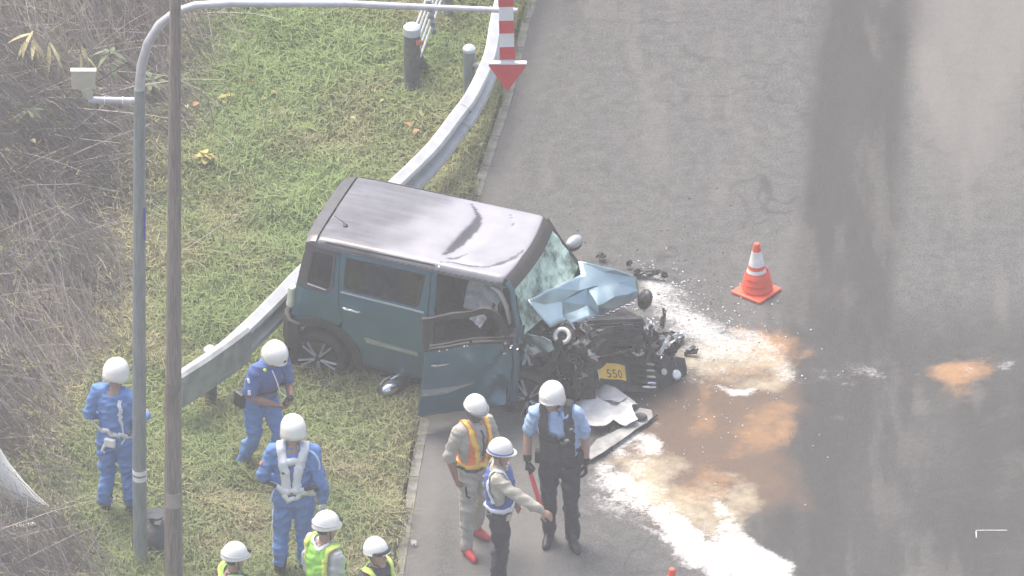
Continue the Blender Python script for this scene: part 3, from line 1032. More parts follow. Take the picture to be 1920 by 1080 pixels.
def make_cone():
    root = empty('traffic_cone')
    rr = lambda z: .135 - (.135 - .028) * (z - .03) / .53
    prof = [(.0, .56), (.022, .56), (.030, .553)] + [(rr(z), z) for z in (.545, .4, .25, .1, .04)] + [(.155, .032)]
    MB().lathe([(r, z) for r, z in prof[1:]], seg=28, cap=True).build('cone_body', m_cone, root, True)
    MB().lathe([(rr(.475) + .003, .475), (rr(.32) + .003, .32), (rr(.32), .318), (rr(.475), .477)], seg=28).build('white_sleeve', m_cone_w, root, True)
    MB().lathe([(rr(.278) + .004, .278), (rr(.245) + .007, .245), (rr(.245), .243), (rr(.278), .28)], seg=28).build('white_ring', m_cone_w, root, True)
    mb = MB()
    for i in range(3):
        z = .245 - .0 - i * .062
        mb.lathe([(rr(z) + .020, z - .004), (rr(z - .055) + .030, z - .056), (rr(z - .055), z - .058), (rr(z) + .002, z)], (.010, -.004, 0), seg=28)
    mb.build('weight_ring', m_cone, root, True)
    MB().box((0, 0, .018), (.36, .36, .034)).build('base_plate', m_cone, root, bevel=.012)
    return root


cone = make_cone()
cone.location = (2.409, -.083, 0)
cone.rotation_euler = (0, 0, R(52))
tag(cone, 'orange traffic cone with white sleeve standing alone beside the dark band', 'traffic cone', 'traffic cones on the road')
c2 = cone.copy()
COL.objects.link(c2)
for ch in cone.children:
    k = ch.copy()
    COL.objects.link(k)
    k.parent = c2
cp = at(1260, 1066, .56)
c2.location = (cp.x, cp.y, 0)
c2.rotation_euler = (0, 0, R(20))
tag(c2, 'orange cone of which only the tip shows at the bottom edge', 'traffic cone')

# ================================================================== WRECKED CAR
# car frame: x forward from the rear axle, y to the car's left (away from the camera), z up
m_teal = mat('teal_paint', (.060, .165, .220), .36, .50, var=.08, vscale=3, coat=.4)
m_teal_sheen = mat('teal_paint_sheen', (.32, .44, .475), .33, .80, var=.06, vscale=4, coat=.8)  # body teal with the sky sheen lightened into its colour
m_grey = mat('grey_roof_trim', (.075, .073, .080), .38, .3, var=.15, vscale=6, coat=.3)
m_clad = mat('black_cladding', (.028, .027, .028), .75, var=.25, vscale=14)
m_glassd = mat('dark_window_glass', (.012, .014, .016), .06, var=.3, vscale=2, spec=.6)
m_chrome = mat('chrome_trim', (.75, .76, .78), .14, .95, var=.03)
m_chrome_d = mat('satin_trim', (.36, .40, .40), .35, .6, var=.1)
m_tyre = mat('tyre_rubber', (.030, .029, .029), .85, var=.3, vscale=20)
m_rim = mat('alloy_rim', (.38, .39, .40), .5, .4, var=.15)
m_rimd = mat('rim_dark', (.03, .03, .032), .5, .3)
m_dark = mat('dark_interior', (.022, .022, .024), .8, var=.3, vscale=9)
m_seat = mat('seat_cloth', (.045, .045, .05), .9, var=.3, vscale=20)
m_bag_w = mat('airbag_cloth', (.50, .51, .49), .9, var=.10, vscale=9, bump=.3, bscale=30)
m_trimb = mat('beige_pillar_trim', (.36, .35, .32), .8, var=.08)
m_lens_w = mat('pale_lens', (.62, .64, .50), .12, var=.1, coat=1.0)
m_lens = mat('clear_lens', (.78, .80, .80), .08, .3, var=.05, coat=1.0)
m_metal = mat('bare_metal', (.36, .36, .36), .45, .7, var=.3, vscale=12)
m_mdark = mat('dark_metal', (.055, .055, .058), .5, .5, var=.5, vscale=14)
m_plastic = mat('scraped_plastic', (.035, .036, .038), .45, var=.5, vscale=16)
m_yellow = mat('plate_yellow', (.72, .46, .055), .5, var=.08, vscale=9)
m_ink = mat('plate_ink', (.06, .045, .02), .6)

# roof sheet: dust film (left out along the creases) over dark metallic paint
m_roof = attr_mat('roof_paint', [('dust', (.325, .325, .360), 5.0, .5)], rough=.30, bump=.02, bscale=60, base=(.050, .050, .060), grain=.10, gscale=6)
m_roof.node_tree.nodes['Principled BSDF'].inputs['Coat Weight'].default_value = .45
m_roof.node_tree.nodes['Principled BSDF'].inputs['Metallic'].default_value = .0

# shattered laminated windscreen
m_wind = bpy.data.materials.new('shattered_glass')
m_wind.use_nodes = True
_nt = m_wind.node_tree
_b = _nt.nodes['Principled BSDF']
_tc = nd(_nt, 'ShaderNodeTexCoord')
_vo = nd(_nt, 'ShaderNodeTexVoronoi', feature='DISTANCE_TO_EDGE', Scale=26.0)
_nz = nd(_nt, 'ShaderNodeTexNoise', Scale=4.5, Detail=6.0, Roughness=.7)
_nt.links.new(_tc.outputs['Object'], _vo.inputs['Vector'])
_nt.links.new(_tc.outputs['Object'], _nz.inputs['Vector'])
_cr = nd(_nt, 'ShaderNodeValToRGB')
_cr.color_ramp.elements[0].position, _cr.color_ramp.elements[1].position = .28, .60
_cr.color_ramp.elements[0].color = (.10, .18, .14, 1)
_cr.color_ramp.elements[1].color = (.66, .90, .74, 1)
_nt.links.new(_nz.outputs[0], _cr.inputs[0])
_m1 = nd(_nt, 'ShaderNodeMapRange')
_m1.inputs[1].default_value, _m1.inputs[2].default_value = .0, .07
_m1.inputs[3].default_value, _m1.inputs[4].default_value = .5, .0
_nt.links.new(_vo.outputs['Distance'], _m1.inputs[0])
_mx = nd(_nt, 'ShaderNodeMix', data_type='RGBA')
_nt.links.new(_m1.outputs[0], _mx.inputs['Factor'])
_nt.links.new(_cr.outputs[0], _mx.inputs[6])
_mx.inputs[7].default_value = (.62, .74, .66, 1)
_nt.links.new(_mx.outputs[2], _b.inputs['Base Color'])
_b.inputs['Roughness'].default_value = .22
_a = nd(_nt, 'ShaderNodeMapRange')
_a.inputs[1].default_value, _a.inputs[2].default_value = .30, .52
_a.inputs[3].default_value, _a.inputs[4].default_value = .35, 1.0
_nt.links.new(_nz.outputs[0], _a.inputs[0])
_nt.links.new(_a.outputs[0], _b.inputs['Alpha'])

CAR = empty('wrecked_car', (-1.678, -1.124, 0.0), (0.0211, 0.0503, -0.3185))
tag(CAR, 'boxy teal kei car with grey roof, crushed front and open driver door', 'car')

YZ = np.array([.20, .28, .35, .60, .95, 1.08, 1.14, 1.50, 1.545, 1.575, 1.60])
YY = np.array([.66, .695, .725, .737, .735, .722, .706, .660, .648, .625, .585])


def ybody(x, z):
    y = float(np.interp(z, YZ, YY))
    if x < -.12:
        y -= .10 * ((-.12 - x) / .2) ** 2
    return y


def fside(s, off=0.0):
    return lambda x, z: (x, s * (ybody(x, z) + off), z)


def arch(cx, cz, r, a0, a1, n=12):
    return [(cx + r * math.cos(R(a0 + (a1 - a0) * i / n)), cz + r * math.sin(R(a0 + (a1 - a0) * i / n))) for i in range(n + 1)]


quarter = [(-.315, .69)] + arch(0, .30, .465, 122, 66, 8) + [(.235, .78), (.198, .92), (.176, 1.06), (.160, 1.30), (.158, 1.50), (.128, 1.505), (.120, 1.10), (.065, 1.062), (-.268, 1.062), (-.302, .92)]
dpil = [(-.266, 1.07), (.060, 1.07), (.113, 1.105), (.122, 1.53), (-.165, 1.545), (-.215, 1.40)]
qwin = [(-.145, 1.13), (.055, 1.105), (.085, 1.14), (.098, 1.46), (-.075, 1.475), (-.118, 1.45)]
rdoor = [(.168, 1.520), (.170, 1.30), (.186, 1.06), (.208, .92), (.245, .785)] + arch(0, .30, .465, 60, 22, 6) + [(.440, .41), (.450, .315), (1.060, .300), (1.075, .60), (1.090, 1.10), (1.092, 1.530)]
rwin = [(.222, 1.130), (.975, 1.108), (1.005, 1.13), (1.045, 1.475), (.225, 1.478)]
fdoor = [(1.100, 1.530), (1.098, 1.10), (1.083, .60), (1.068, .300), (1.93, .285), (1.985, .35), (2.00, .70), (1.985, 1.06), (1.90, 1.33), (1.79, 1.525)]
fwin = [(1.165, 1.115), (1.92, 1.095), (1.855, 1.30), (1.765, 1.475), (1.170, 1.478)]


def dent_rear(p):
    # light buckles in the rear door
    k = .010 * noise.noise(Vector((p.x * 3.2, 1.7, p.z * 2.6)))
    return Vector((p.x, p.y + k, p.z))


for s in (-1, 1):
    o_ = (0, s, 0)
    panel('quarter_panel', quarter, fside(s), m_teal, CAR, thick=.02, out=o_)
    dp = panel('rear_pillar', dpil, fside(s, .002), m_grey, CAR, [qwin], thick=.02, out=o_)
    panel('quarter_window', [(x * 1.02, z) for x, z in qwin], fside(s, -.010), m_glassd, dp, thick=.006, out=o_)
    fr = MB()
    for i in range(5):
        a, b = qwin[i], qwin[(i + 1) % 5]
    MB().tube([fside(s, .004)(x, z) for x, z in [(-.14, 1.118), (.05, 1.094)]], .007, 6).build('window_trim', m_chrome_d, dp, True)
    rd = panel('rear_door', rdoor, fside(s, .002), m_teal, CAR, [rwin], thick=.03, out=o_, warp=dent_rear if s < 0 else None)
    panel('window', rwin, fside(s, -.012), m_glassd, rd, thick=.006, out=o_)
    inner = [(.245, 1.15), (.970, 1.130), (1.020, 1.455), (.247, 1.457)]
    panel('window_rubber', rwin, fside(s, -.006), m_clad, rd, [inner], thick=.006, out=o_)
    MB().tube([fside(s, .010)(x, z) for x, z in [(.205, 1.110), (.60, 1.098), (1.06, 1.082)]], .015, 8, flat=.6, ref=(0, 1, 0)).build('belt_strip', m_chrome_d, rd, True)
    hd = MB().tube([fside(s, .012)(.238, .955), fside(s, .034)(.262, .957), fside(s, .036)(.33, .955), fside(s, .034)(.395, .951), fside(s, .012)(.42, .949)], [.012, .014, .0135, .014, .012], 8)
    h_ = hd.build('door_handle', m_chrome, rd, True)
    MB().ell(fside(s, -.004)(.335, .945), (.055, .012, .036)).build('handle_recess', m_teal, h_, True)
    gs = panel('side_garnish', [(.475, .655), (.50, .66), (1.02, .622), (1.025, .582), (.50, .612)], fside(s, .018), m_chrome_d, rd, thick=.016, out=o_)
    panel('garnish_inset', [(.53, .633), (1.00, .602), (1.00, .596), (.53, .625)], fside(s, .021), m_chrome, gs, thick=.004, out=o_)
    ca = panel('arch_cladding', arch(0, .30, .462, 125, -2, 16) + [(.44, .25), (.385, .25)] + arch(0, .30, .375, 0, 140, 14) + [(-.30, .62)], fside(s, .016), m_clad, CAR, thick=.03, out=o_)
    panel('sill_cladding', [(.445, .31), (1.98, .285), (1.98, .20), (.46, .205)], fside(s, .006), m_clad, CAR, thick=.03, out=o_)
    panel('centre_pillar', [(1.101, .31), (1.155, .31), (1.160, 1.1), (1.150, 1.545), (1.101, 1.545)], fside(s, -.008), m_teal, CAR, thick=.06, out=o_)
    # wheel house and wheels
    MB().lathe([(.37, -.30), (.37, .0)], (0, s * .68 if s > 0 else -.68, .30), 'y', 24).build('wheel_house', m_dark, CAR)

# left front door, closed, and the left fender stub
ld = panel('front_door', fdoor, fside(1, .002), m_teal, CAR, [fwin], thick=.03, out=(0, 1, 0))
panel('window', fwin, fside(1, -.012), m_glassd, ld, thick=.006, out=(0, 1, 0))
panel('front_fender', [(1.995, .35), (2.02, 1.04), (2.45, 1.0), (2.62, .86), (2.66, .72)] + arch(2.36, .30, .40, 55, 178, 8), fside(1, .0), m_teal, CAR, thick=.015, out=(0, 1, 0), warp=lambda p: p + Vector((0, .05 * noise.noise(p * 4) * min(1, (p.x - 2) * 2), .03 * noise.noise(p * 5 + Vector((3, 0, 0))))))

# the opened driver door, sprung and leaning outward
hinge = Vector((2.0, -.70, 0))
dr = empty('driver_door', (1.935, -.71, -.045), (R(4), 0, R(38)))
dr.parent = CAR


def fdoor_map(off=0.0):
    def f(x, z):
        p = Vector((x, -(ybody(x, z) + off), z)) - hinge
        p.y += -.055 * max(0, (z - 1.10) / .4) ** 1.2        # frame bent outward
        k = smooth01(np.array(p.x), -.55, -.05)
        p.y += -.17 * float(k) * (.5 - abs(noise.noise(Vector((p.x * 4.2, p.z * 3.4, 7))))) + .03 * float(k) + .014 * noise.noise(Vector((p.x * 6, p.z * 5, 2)))
        return p
    return f


dsk = panel('door_skin', [(1.096, 1.10), (1.083, .60), (1.068, .290), (1.90, .285), (1.975, .35), (1.985, .70), (1.97, 1.085), (1.93, 1.112), (1.60, 1.108)], fdoor_map(), m_teal, dr, thick=.02, out=(0, -1, 0), step=.032)
panel('window_frame', [(1.040, 1.500), (1.090, 1.10), (1.130, 1.108), (1.150, 1.43), (1.70, 1.43), (1.80, 1.36), (1.885, 1.20), (1.925, 1.11), (1.972, 1.09), (1.93, 1.24), (1.845, 1.42), (1.74, 1.505)], fdoor_map(.004), m_clad, dr, thick=.035, out=(0, -1, 0))
panel('window_sill', [(1.09, 1.128), (1.95, 1.112), (1.95, 1.090), (1.09, 1.100)], fdoor_map(.012), m_clad, dr, thick=.04, out=(0, -1, 0))
panel('inner_trim', [(1.12, 1.10), (1.11, .38), (1.88, .36), (1.95, .75), (1.93, 1.10)], fdoor_map(-.07), m_dark, dr, thick=.03, out=(0, -1, 0))
f_ = fdoor_map(.03)
h_ = MB().tube([f_(1.165, .940) + Vector((0, .02, 0)), f_(1.185, .941), f_(1.25, .938), f_(1.31, .935), f_(1.335, .933) + Vector((0, .02, 0))], [.012, .014, .0135, .014, .012], 8).build('door_handle', m_chrome, dr, True)
g_ = panel('side_garnish', [(1.09, .655), (1.35, .64), (1.62, .650), (1.35, .575), (1.09, .575)], fdoor_map(.018), m_chrome_d, dr, thick=.016, out=(0, -1, 0))
panel('garnish_inset', [(1.10, .612), (1.36, .604), (1.38, .590), (1.10, .585)], fdoor_map(.022), m_chrome, g_, thick=.004, out=(0, -1, 0))
f2 = fdoor_map(-.03)
MB().tube([f2(1.12, 1.05), f2(1.14, 1.20), f2(1.16, 1.30)], [.012, .010, .004], 6).build('torn_seal', m_clad, dr, True)
for k, x_ in enumerate((1.23, 1.31, 1.49, 1.52)):
    q = fdoor_map(.03)(x_, 1.105)
    MB().box(q, (.012 + .006 * (k % 2), .010, .007), Euler((k, .4, k * 2.0))).build('glass_crumb', m_lens, dr)
fm = fdoor_map(.05)(1.905, 1.13)
mm = MB()
for i in range(9):
    mm.box(fm + Vector((random.gauss(0, .045), -.05 + random.gauss(0, .03), random.gauss(0, .05))), (random.uniform(.02, .08), .012, random.uniform(.02, .06)), Euler((random.random() * 3, random.random() * 3, random.random() * 3)))
mm.build('broken_mirror_mount', m_plastic, dr)
for i in range(5):
    MB().ell(fm + Vector((random.gauss(0, .04), -.09, random.gauss(0, .05))), (.022, .008, .014), Euler((random.random(), random.random(), random.random())), 8, 5).build('mirror_shard', m_chrome, dr)

# ---- roof
m_edge = m_grey
prof_y = [(.655, 1.520), (.650, 1.548), (.632, 1.574), (.605, 1.592), (.57, 1.601), (.50, 1.607), (.40, 1.611), (.25, 1.615), (.10, 1.6165)]
prof_full = [(-a, b) for a, b in prof_y] + [(0, 1.617)] + prof_y[::-1]
crease = [(1.14, -.45), (1.20, -.38), (1.268, -.171), (1.317, .164), (1.279, .358), (1.112, .532)]


def dist_pl(x, y, pl):
    best = (9, 0, 0)
    for i in range(len(pl) - 1):
        ax, ay = pl[i]
        bx_, by_ = pl[i + 1]
        dx, dy = bx_ - ax, by_ - ay
        t = max(0, min(1, ((x - ax) * dx + (y - ay) * dy) / (dx * dx + dy * dy)))
        qx, qy = ax + dx * t, ay + dy * t
        d = math.hypot(x - qx, y - qy)
        if d < best[0]:
            sg = (x - ax) * dy - (y - ay) * dx
            best = (d, (i + t) / (len(pl) - 1), 1 if sg > 0 else -1)
    return best


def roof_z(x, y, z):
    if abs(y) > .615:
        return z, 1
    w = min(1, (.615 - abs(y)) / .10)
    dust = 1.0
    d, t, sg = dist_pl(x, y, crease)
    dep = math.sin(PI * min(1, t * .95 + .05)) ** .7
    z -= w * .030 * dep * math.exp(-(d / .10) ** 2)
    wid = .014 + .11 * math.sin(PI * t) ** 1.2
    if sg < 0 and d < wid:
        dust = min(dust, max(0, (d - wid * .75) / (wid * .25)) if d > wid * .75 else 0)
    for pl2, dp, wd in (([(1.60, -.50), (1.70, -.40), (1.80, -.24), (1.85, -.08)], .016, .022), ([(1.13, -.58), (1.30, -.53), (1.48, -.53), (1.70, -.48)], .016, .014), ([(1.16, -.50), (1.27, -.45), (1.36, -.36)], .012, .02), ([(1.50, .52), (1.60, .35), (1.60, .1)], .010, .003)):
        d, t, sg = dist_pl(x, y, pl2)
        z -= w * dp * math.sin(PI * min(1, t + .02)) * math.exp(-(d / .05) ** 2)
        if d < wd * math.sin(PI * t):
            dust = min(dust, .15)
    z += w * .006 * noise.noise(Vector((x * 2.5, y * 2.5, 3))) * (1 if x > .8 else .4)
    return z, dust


def roof_front(y):
    return 1.83 + .055 * (1 - (y / .6) ** 2)


NX = 96
V, dust = [], []
ypf = []
for (y, z) in prof_full:
    ypf.append((y, z))
yfine = []
for i in range(len(ypf) - 1):
    k = 1 if abs(ypf[i][0]) > .58 and abs(ypf[i + 1][0]) > .56 else 5
    for q in range(k):
        t = q / k
        yfine.append((ypf[i][0] * (1 - t) + ypf[i + 1][0] * t, ypf[i][1] * (1 - t) + ypf[i + 1][1] * t))
yfine.append(ypf[-1])
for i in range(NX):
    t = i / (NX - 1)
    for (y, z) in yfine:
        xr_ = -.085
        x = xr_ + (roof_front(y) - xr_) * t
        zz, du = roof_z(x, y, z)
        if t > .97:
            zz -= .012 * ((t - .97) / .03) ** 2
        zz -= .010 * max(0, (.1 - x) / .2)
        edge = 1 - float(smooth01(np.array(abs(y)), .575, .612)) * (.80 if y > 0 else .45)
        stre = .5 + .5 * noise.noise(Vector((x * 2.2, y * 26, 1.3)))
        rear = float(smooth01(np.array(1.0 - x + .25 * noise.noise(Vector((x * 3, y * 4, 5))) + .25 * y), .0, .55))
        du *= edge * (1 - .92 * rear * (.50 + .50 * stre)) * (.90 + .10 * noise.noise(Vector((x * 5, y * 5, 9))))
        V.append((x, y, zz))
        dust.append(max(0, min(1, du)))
n = len(yfine)
F = [(i * n + j, (i + 1) * n + j, (i + 1) * n + j + 1, i * n + j + 1) for i in range(NX - 1) for j in range(n - 1)]
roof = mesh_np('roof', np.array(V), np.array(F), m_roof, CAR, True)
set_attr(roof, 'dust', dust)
so = roof.modifiers.new('thickness', 'SOLIDIFY')
so.thickness = .012
so.offset = -1
# roof side rails and the rear spoiler lip
for s in (-1, 1):
    MB().tube([(.0, s * .628, 1.577), (.5, s * .628, 1.578), (1.1, s * .627, 1.578), (1.12, s * .630, 1.574)], .013, 8, flat=.6).build('roof_rail', m_grey, roof, True)
    panel('drip_rail', [(-.10, 1.515), (1.86, 1.515), (1.80, 1.555), (-.12, 1.560)], fside(s, .004), m_grey, roof, thick=.03, out=(0, s, 0))
MB().ell((1.165, -.632, 1.555), (.02, .018, .03), n=8, m=6).build('torn_rail_clip', m_chrome, roof, True)
sp = MB()
rings = []
for (y, z) in yfine[::2] + [yfine[-1]]:
    k = 1 - .35 * (abs(y) / .66) ** 4
    rings.append([(-.098, y, z - .022), (-.10, y, z - .006), (-.150, y, z - .014), (-.150 - .075 * k, y, z - .040), (-.150 - .06 * k, y, z - .075), (-.12, y, z - .08)])
sp.rings(rings).build('rear_spoiler', m_grey, roof, True)
MB().lathe([(.024, -.005), (.024, .012), (.012, .02)], (.10, -.328, 1.613), 'z', 12, True).build('antenna_base', m_black, roof, True)
MB().tube([(.10, -.328, 1.625), (.06, -.327, 1.66), (-.02, -.325, 1.70)], [.006, .004, .003], 6).build('antenna', m_black, roof, True)

# ---- windscreen header, pillars and glass
hdr = []
for i in range(21):
    y = -.60 + 1.2 * i / 20
    xf = roof_front(y)
    zt = 1.617 - .027 * (abs(y) / .6) ** 3
    sl = 1.0
    hdr.append([(xf - .035, y, zt - .016), (xf, y, zt - .010), (xf + .055, y, zt - .045), (xf + .105, y * 1.005, zt - .105), (xf + .09, y, zt - .12), (xf - .03, y, zt - .05)])
MB().rings(hdr).build('windscreen_header', m_clad, CAR, True, angle=60)


def wpt(u, v):
    """u across (-1 near side .. 1), v down the glass"""
    yt, yb = .575 * u, .645 * u
    xt_, zt_ = roof_front(.575 * u) + .085, 1.615 - .03 * abs(u) ** 3 - .09
    xb, zb = 2.06 + .13 * (u + 1) / 2 + .07 * (1 - u * u), 1.02 + .05 * (u + 1) / 2
    p = Vector((xt_ + (xb - xt_) * v, yt + (yb - yt) * v, zt_ + (zb - zt_) * v))
    sag = math.sin(PI * v) * (1 - u * u)
    p += Vector((-.05, 0, -.035)) * sag * (1 + .9 * noise.noise(Vector((u * 2, v * 2, 5))))
    p += Vector((.012, 0, .012)) * noise.noise(Vector((u * 7, v * 6, 2)))
    return p


V = [wpt(-1 + 2 * i / 30, j / 18) for i in range(31) for j in range(19)]
F = [(i * 19 + j, (i + 1) * 19 + j, (i + 1) * 19 + j + 1, i * 19 + j + 1) for i in range(30) for j in range(18)]
ws = mesh_np('windscreen', np.array([tuple(p) for p in V]), np.array(F), m_wind, CAR, False)
for s in (-1, 1):
    P = [wpt(s * 1.0, 0) + Vector((-.07, s * .035, .055)), wpt(s * 1.0, .05) + Vector((-.02, s * .03, .0)), wpt(s * 1.0, .4) + Vector((-.03, s * .035, 0)), wpt(s, .8) + Vector((-.03, s * .04, 0)), wpt(s, 1.05) + Vector((-.02, s * .05, -.03))]
    if s < 0:
        P[3] += Vector((.015, -.02, 0))
    ap = MB().tube(P, [.038, .036, .034, .036, .042], 10, flat=.75, ref=(0, 1, 0)).build('front_pillar', m_teal if s < 0 else m_clad, CAR, True)
    if s < 0:
        MB().tube([(1.70, -.62, 1.475), (1.79, -.63, 1.44), (1.87, -.645, 1.30), (1.92, -.66, 1.12)], [.03, .035, .034, .02], 8, flat=.6, ref=(0, 1, 0)).build('pillar_trim', m_trimb, ap, True)
    MB().tube([(1.98, s * .70, 1.03), (2.01, s * .705, .70), (1.99, s * .70, .28)], [.045, .05, .05], 8).build('hinge_pillar', m_teal, CAR, True)

# ---- cabin
MB().box((.92, 0, .30), (2.4, 1.30, .06)).build('cabin_floor', m_dark, CAR)
MB().box((.85, .655, .75), (2.2, .03, .85)).build('left_inner_trim', m_dark, CAR)
for y in (-.33, .33):
    st = MB().box((1.33, y, .60), (.52, .48, .20)).build('seat', m_seat, CAR, bevel=.05)
    MB().box((1.05, y, .98), (.16, .48, .66), Euler((0, -.22, 0))).build('backrest', m_seat, st, bevel=.05)
    MB().box((.96, y, 1.38), (.10, .26, .17), Euler((0, -.15, 0))).build('headrest', m_seat, st, bevel=.04)
MB().box((.35, 0, .62), (.48, 1.18, .22)).box((.10, 0, .95), (.16, 1.18, .62), Euler((0, -.2, 0))).build('rear_bench', m_seat, CAR, bevel=.04)
MB().box((1.93, 0, .90), (.30, 1.28, .26)).build('dashboard', m_dark, CAR, bevel=.05)
sw = MB()
rings = []
for k in range(25):
    a = 2 * PI * k / 24
    c = Vector((1.62, -.33, 1.02)) + Matrix.Rotation(R(-65), 3, 'Y') @ Vector((.175 * math.cos(a), .175 * math.sin(a), 0))
    rings.append(c)
sw.tube(rings, .015, 8).build('steering_wheel', m_dark, CAR, True)
ab = crumple((.34, .30), .09, 3.3, 14).build('airbag', m_bag_w, CAR, True, angle=80)
ab.location = (1.56, -.42, 1.215)
ab.rotation_euler = (R(62), R(8), R(6))
ab.modifiers.new('thickness', 'SOLIDIFY').thickness = .012
ab2 = crumple((.15, .13), .05, 8.3, 9).build('airbag', m_bag_w, CAR, True, angle=80)
ab2.location = (1.58, -.62, 1.08)
ab2.rotation_euler = (R(70), R(25), R(-10))
ab3 = crumple((.30, .22), .07, 5.3, 12).build('airbag', m_bag_w, CAR, True, angle=80)
ab3.location = (1.72, .10, 1.16)
ab3.rotation_euler = (R(40), R(20), R(30))

# ---- tail
tg = panel('tailgate', [(-.62, .70), (.62, .70), (.64, 1.05), (.585, 1.53), (-.585, 1.53), (-.64, 1.05)], lambda y, z: (-.335 + .17 * max(0, (z - .95) / .6) ** 1.3 + .06 * (y / .64) ** 4, y, z), m_teal, CAR, [[(-.50, 1.10), (.50, 1.10), (.47, 1.46), (-.47, 1.46)]], thick=.03, out=(-1, 0, 0))
panel('rear_window', [(-.51, 1.09), (.51, 1.09), (.48, 1.47), (-.48, 1.47)], lambda y, z: (-.325 + .17 * max(0, (z - .95) / .6) ** 1.3, y, z), m_glassd, tg, thick=.005, out=(-1, 0, 0))
for s in (-1, 1):
    MB().box((-.312, s * .655, .90), (.07, .09, .24), Euler((0, .08, s * .35))).build('tail_light', m_lens_w, CAR, bevel=.02)
rb = ribbon([(-.17, -.75), (-.28, -.72), (-.355, -.60), (-.38, -.3), (-.385, 0), (-.38, .3), (-.355, .60), (-.28, .72), (-.17, .75)], .37, .685, .05)
rb.build('rear_bumper', m_clad, CAR, bevel=.02)

# ---- wheels


def make_wheel(name, loc, rot, bent=False):
    w = empty(name, loc, rot)
    w.parent = CAR
    MB().lathe([(.215, -.075), (.265, -.083), (.288, -.070), (.297, -.03), (.299, 0), (.297, .03), (.288, .070), (.265, .083), (.215, .075), (.205, 0), (.215, -.075)], axis='y', seg=40).build('tyre', m_tyre, w, True, angle=50)
    rm = MB().lathe([(.196, -.07), (.232, -.080), (.226, -.088), (.200, -.080), (.192, -.03)], axis='y', seg=36)
    for k in range(5):
        for d in (-.17, .17):
            a = k * 2 * PI / 5 + d
            a0 = k * 2 * PI / 5 + d * .35
            p0, p1 = Vector((.035 * math.cos(a0), 0, .035 * math.sin(a0))), Vector((.200 * math.cos(a), 0, .200 * math.sin(a)))
            rm.tube([p0 + Vector((0, .058 if False else -.058, 0)), p0.lerp(p1, .5) + Vector((0, -.070, 0)), p1 + Vector((0, -.076, 0))], [.024, .018, .022], 6, flat=.5, ref=(0, 1, 0))
    rm.lathe([(.002, -.066), (.036, -.066), (.042, -.05)], axis='y', seg=16)
    r_ = rm.build('rim', m_rim, w, True)
    MB().lathe([(.002, -.02), (.19, -.02), (.19, .05), (.002, .05)], axis='y', seg=24).build('rim_barrel', m_rimd, r_)
    MB().lathe([(.002, -.071), (.02, -.071), (.022, -.06)], axis='y', seg=12).build('hub_cap', m_rimd, r_)
    return w


# lathe axis 'y' puts h along -y, so outward on the near side is h > 0: spokes are turned by the rotation below
make_wheel('wheel', (0, -.665, .29), (0, R(12), 0))
make_wheel('wheel', (0, .665, .29), (0, 0, PI))
make_wheel('wheel', (2.15, -.60, .30), (R(-6), R(20), R(-14)))
make_wheel('wheel', (2.40, .645, .29), (0, 0, PI + R(8)))

# ---- buckled bonnet: survey of its ridges and tips in the car frame
hv = {'a': (2.029, -.48, 1.308), 'b': (2.31, -.58, 1.122), 'm': (2.169, -.12, 1.275), 'n': (2.257, .08, 1.258), 'c': (2.328, .30, 1.225), 'p': (2.145, -.30, 1.186),
      'h': (2.267, -.10, 1.121), 'i': (2.369, -.35, 1.060), 'q': (2.376, .08, 1.169), 'g': (2.425, .20, 1.134), 'o': (2.524, .30, 1.136), 'f': (2.596, .02, 1.085),
      's': (2.691, .25, 1.070), 's2': (2.780, .42, 1.021), 'e2': (2.848, .55, 1.016), 'e': (2.811, .60, 1.113), 'r': (2.668, .45, 1.112), 'd': (2.499, .45, 1.201),
      'k': (2.245, .42, 1.286), 'l': (2.625, .50, 1.218), 'f1': (2.399, -.25, .995), 'f2': (2.498, -.10, .967), 'f3': (2.611, .06, .948), 'f4': (2.702, .20, .948),
      'f5': (2.797, .38, .950), 'f6': (2.866, .50, .970), 'h2': (2.312, -.12, .995), 'g2': (2.470, .09, 1.015), 'u': (2.356, -.22, 1.004)}
hf = [('a', 'p', 'm'), ('a', 'b', 'p'), ('p', 'b', 'i'), ('p', 'i', 'h'), ('p', 'h', 'm'), ('m', 'h', 'q'), ('m', 'q', 'n'), ('h', 'g', 'q'), ('n', 'q', 'c'), ('q', 'g', 'o'), ('q', 'o', 'c'), ('c', 'o', 'd'), ('g', 'f', 'o'),
      ('o', 'f', 's'), ('o', 's', 'r'), ('d', 'o', 'r'), ('d', 'r', 'e'), ('s', 's2', 'r'), ('r', 's2', 'e2'), ('r', 'e2', 'e'), ('c', 'd', 'k'), ('d', 'l', 'k'), ('d', 'e', 'l'),
      ('h', 'i', 'u'), ('h', 'u', 'h2'), ('h', 'h2', 'g2'), ('h', 'g2', 'g'), ('g', 'g2', 'f'), ('i', 'f1', 'u'), ('u', 'f1', 'h2'), ('f1', 'f2', 'h2'), ('h2', 'f2', 'g2'), ('g2', 'f2', 'f3'), ('g2', 'f3', 'f'), ('f', 'f3', 'f4'), ('f', 'f4', 's'), ('s', 'f4', 'f5'), ('s', 'f5', 's2'), ('s2', 'f5', 'e2'), ('e2', 'f5', 'f6')]
keys = list(hv)
me = bpy.data.meshes.new('bonnet')
me.from_pydata([hv[k] for k in keys], [], [tuple(keys.index(q) for q in t) for t in hf])
bmh = bmesh.new()
bmh.from_mesh(me)
bmesh.ops.recalc_face_normals(bmh, faces=bmh.faces)
bmesh.ops.subdivide_edges(bmh, edges=bmh.edges, cuts=3, use_grid_fill=True)
for _ in range(1):
    bmesh.ops.smooth_vert(bmh, verts=bmh.verts, factor=.15, use_axis_x=True, use_axis_y=True, use_axis_z=True)
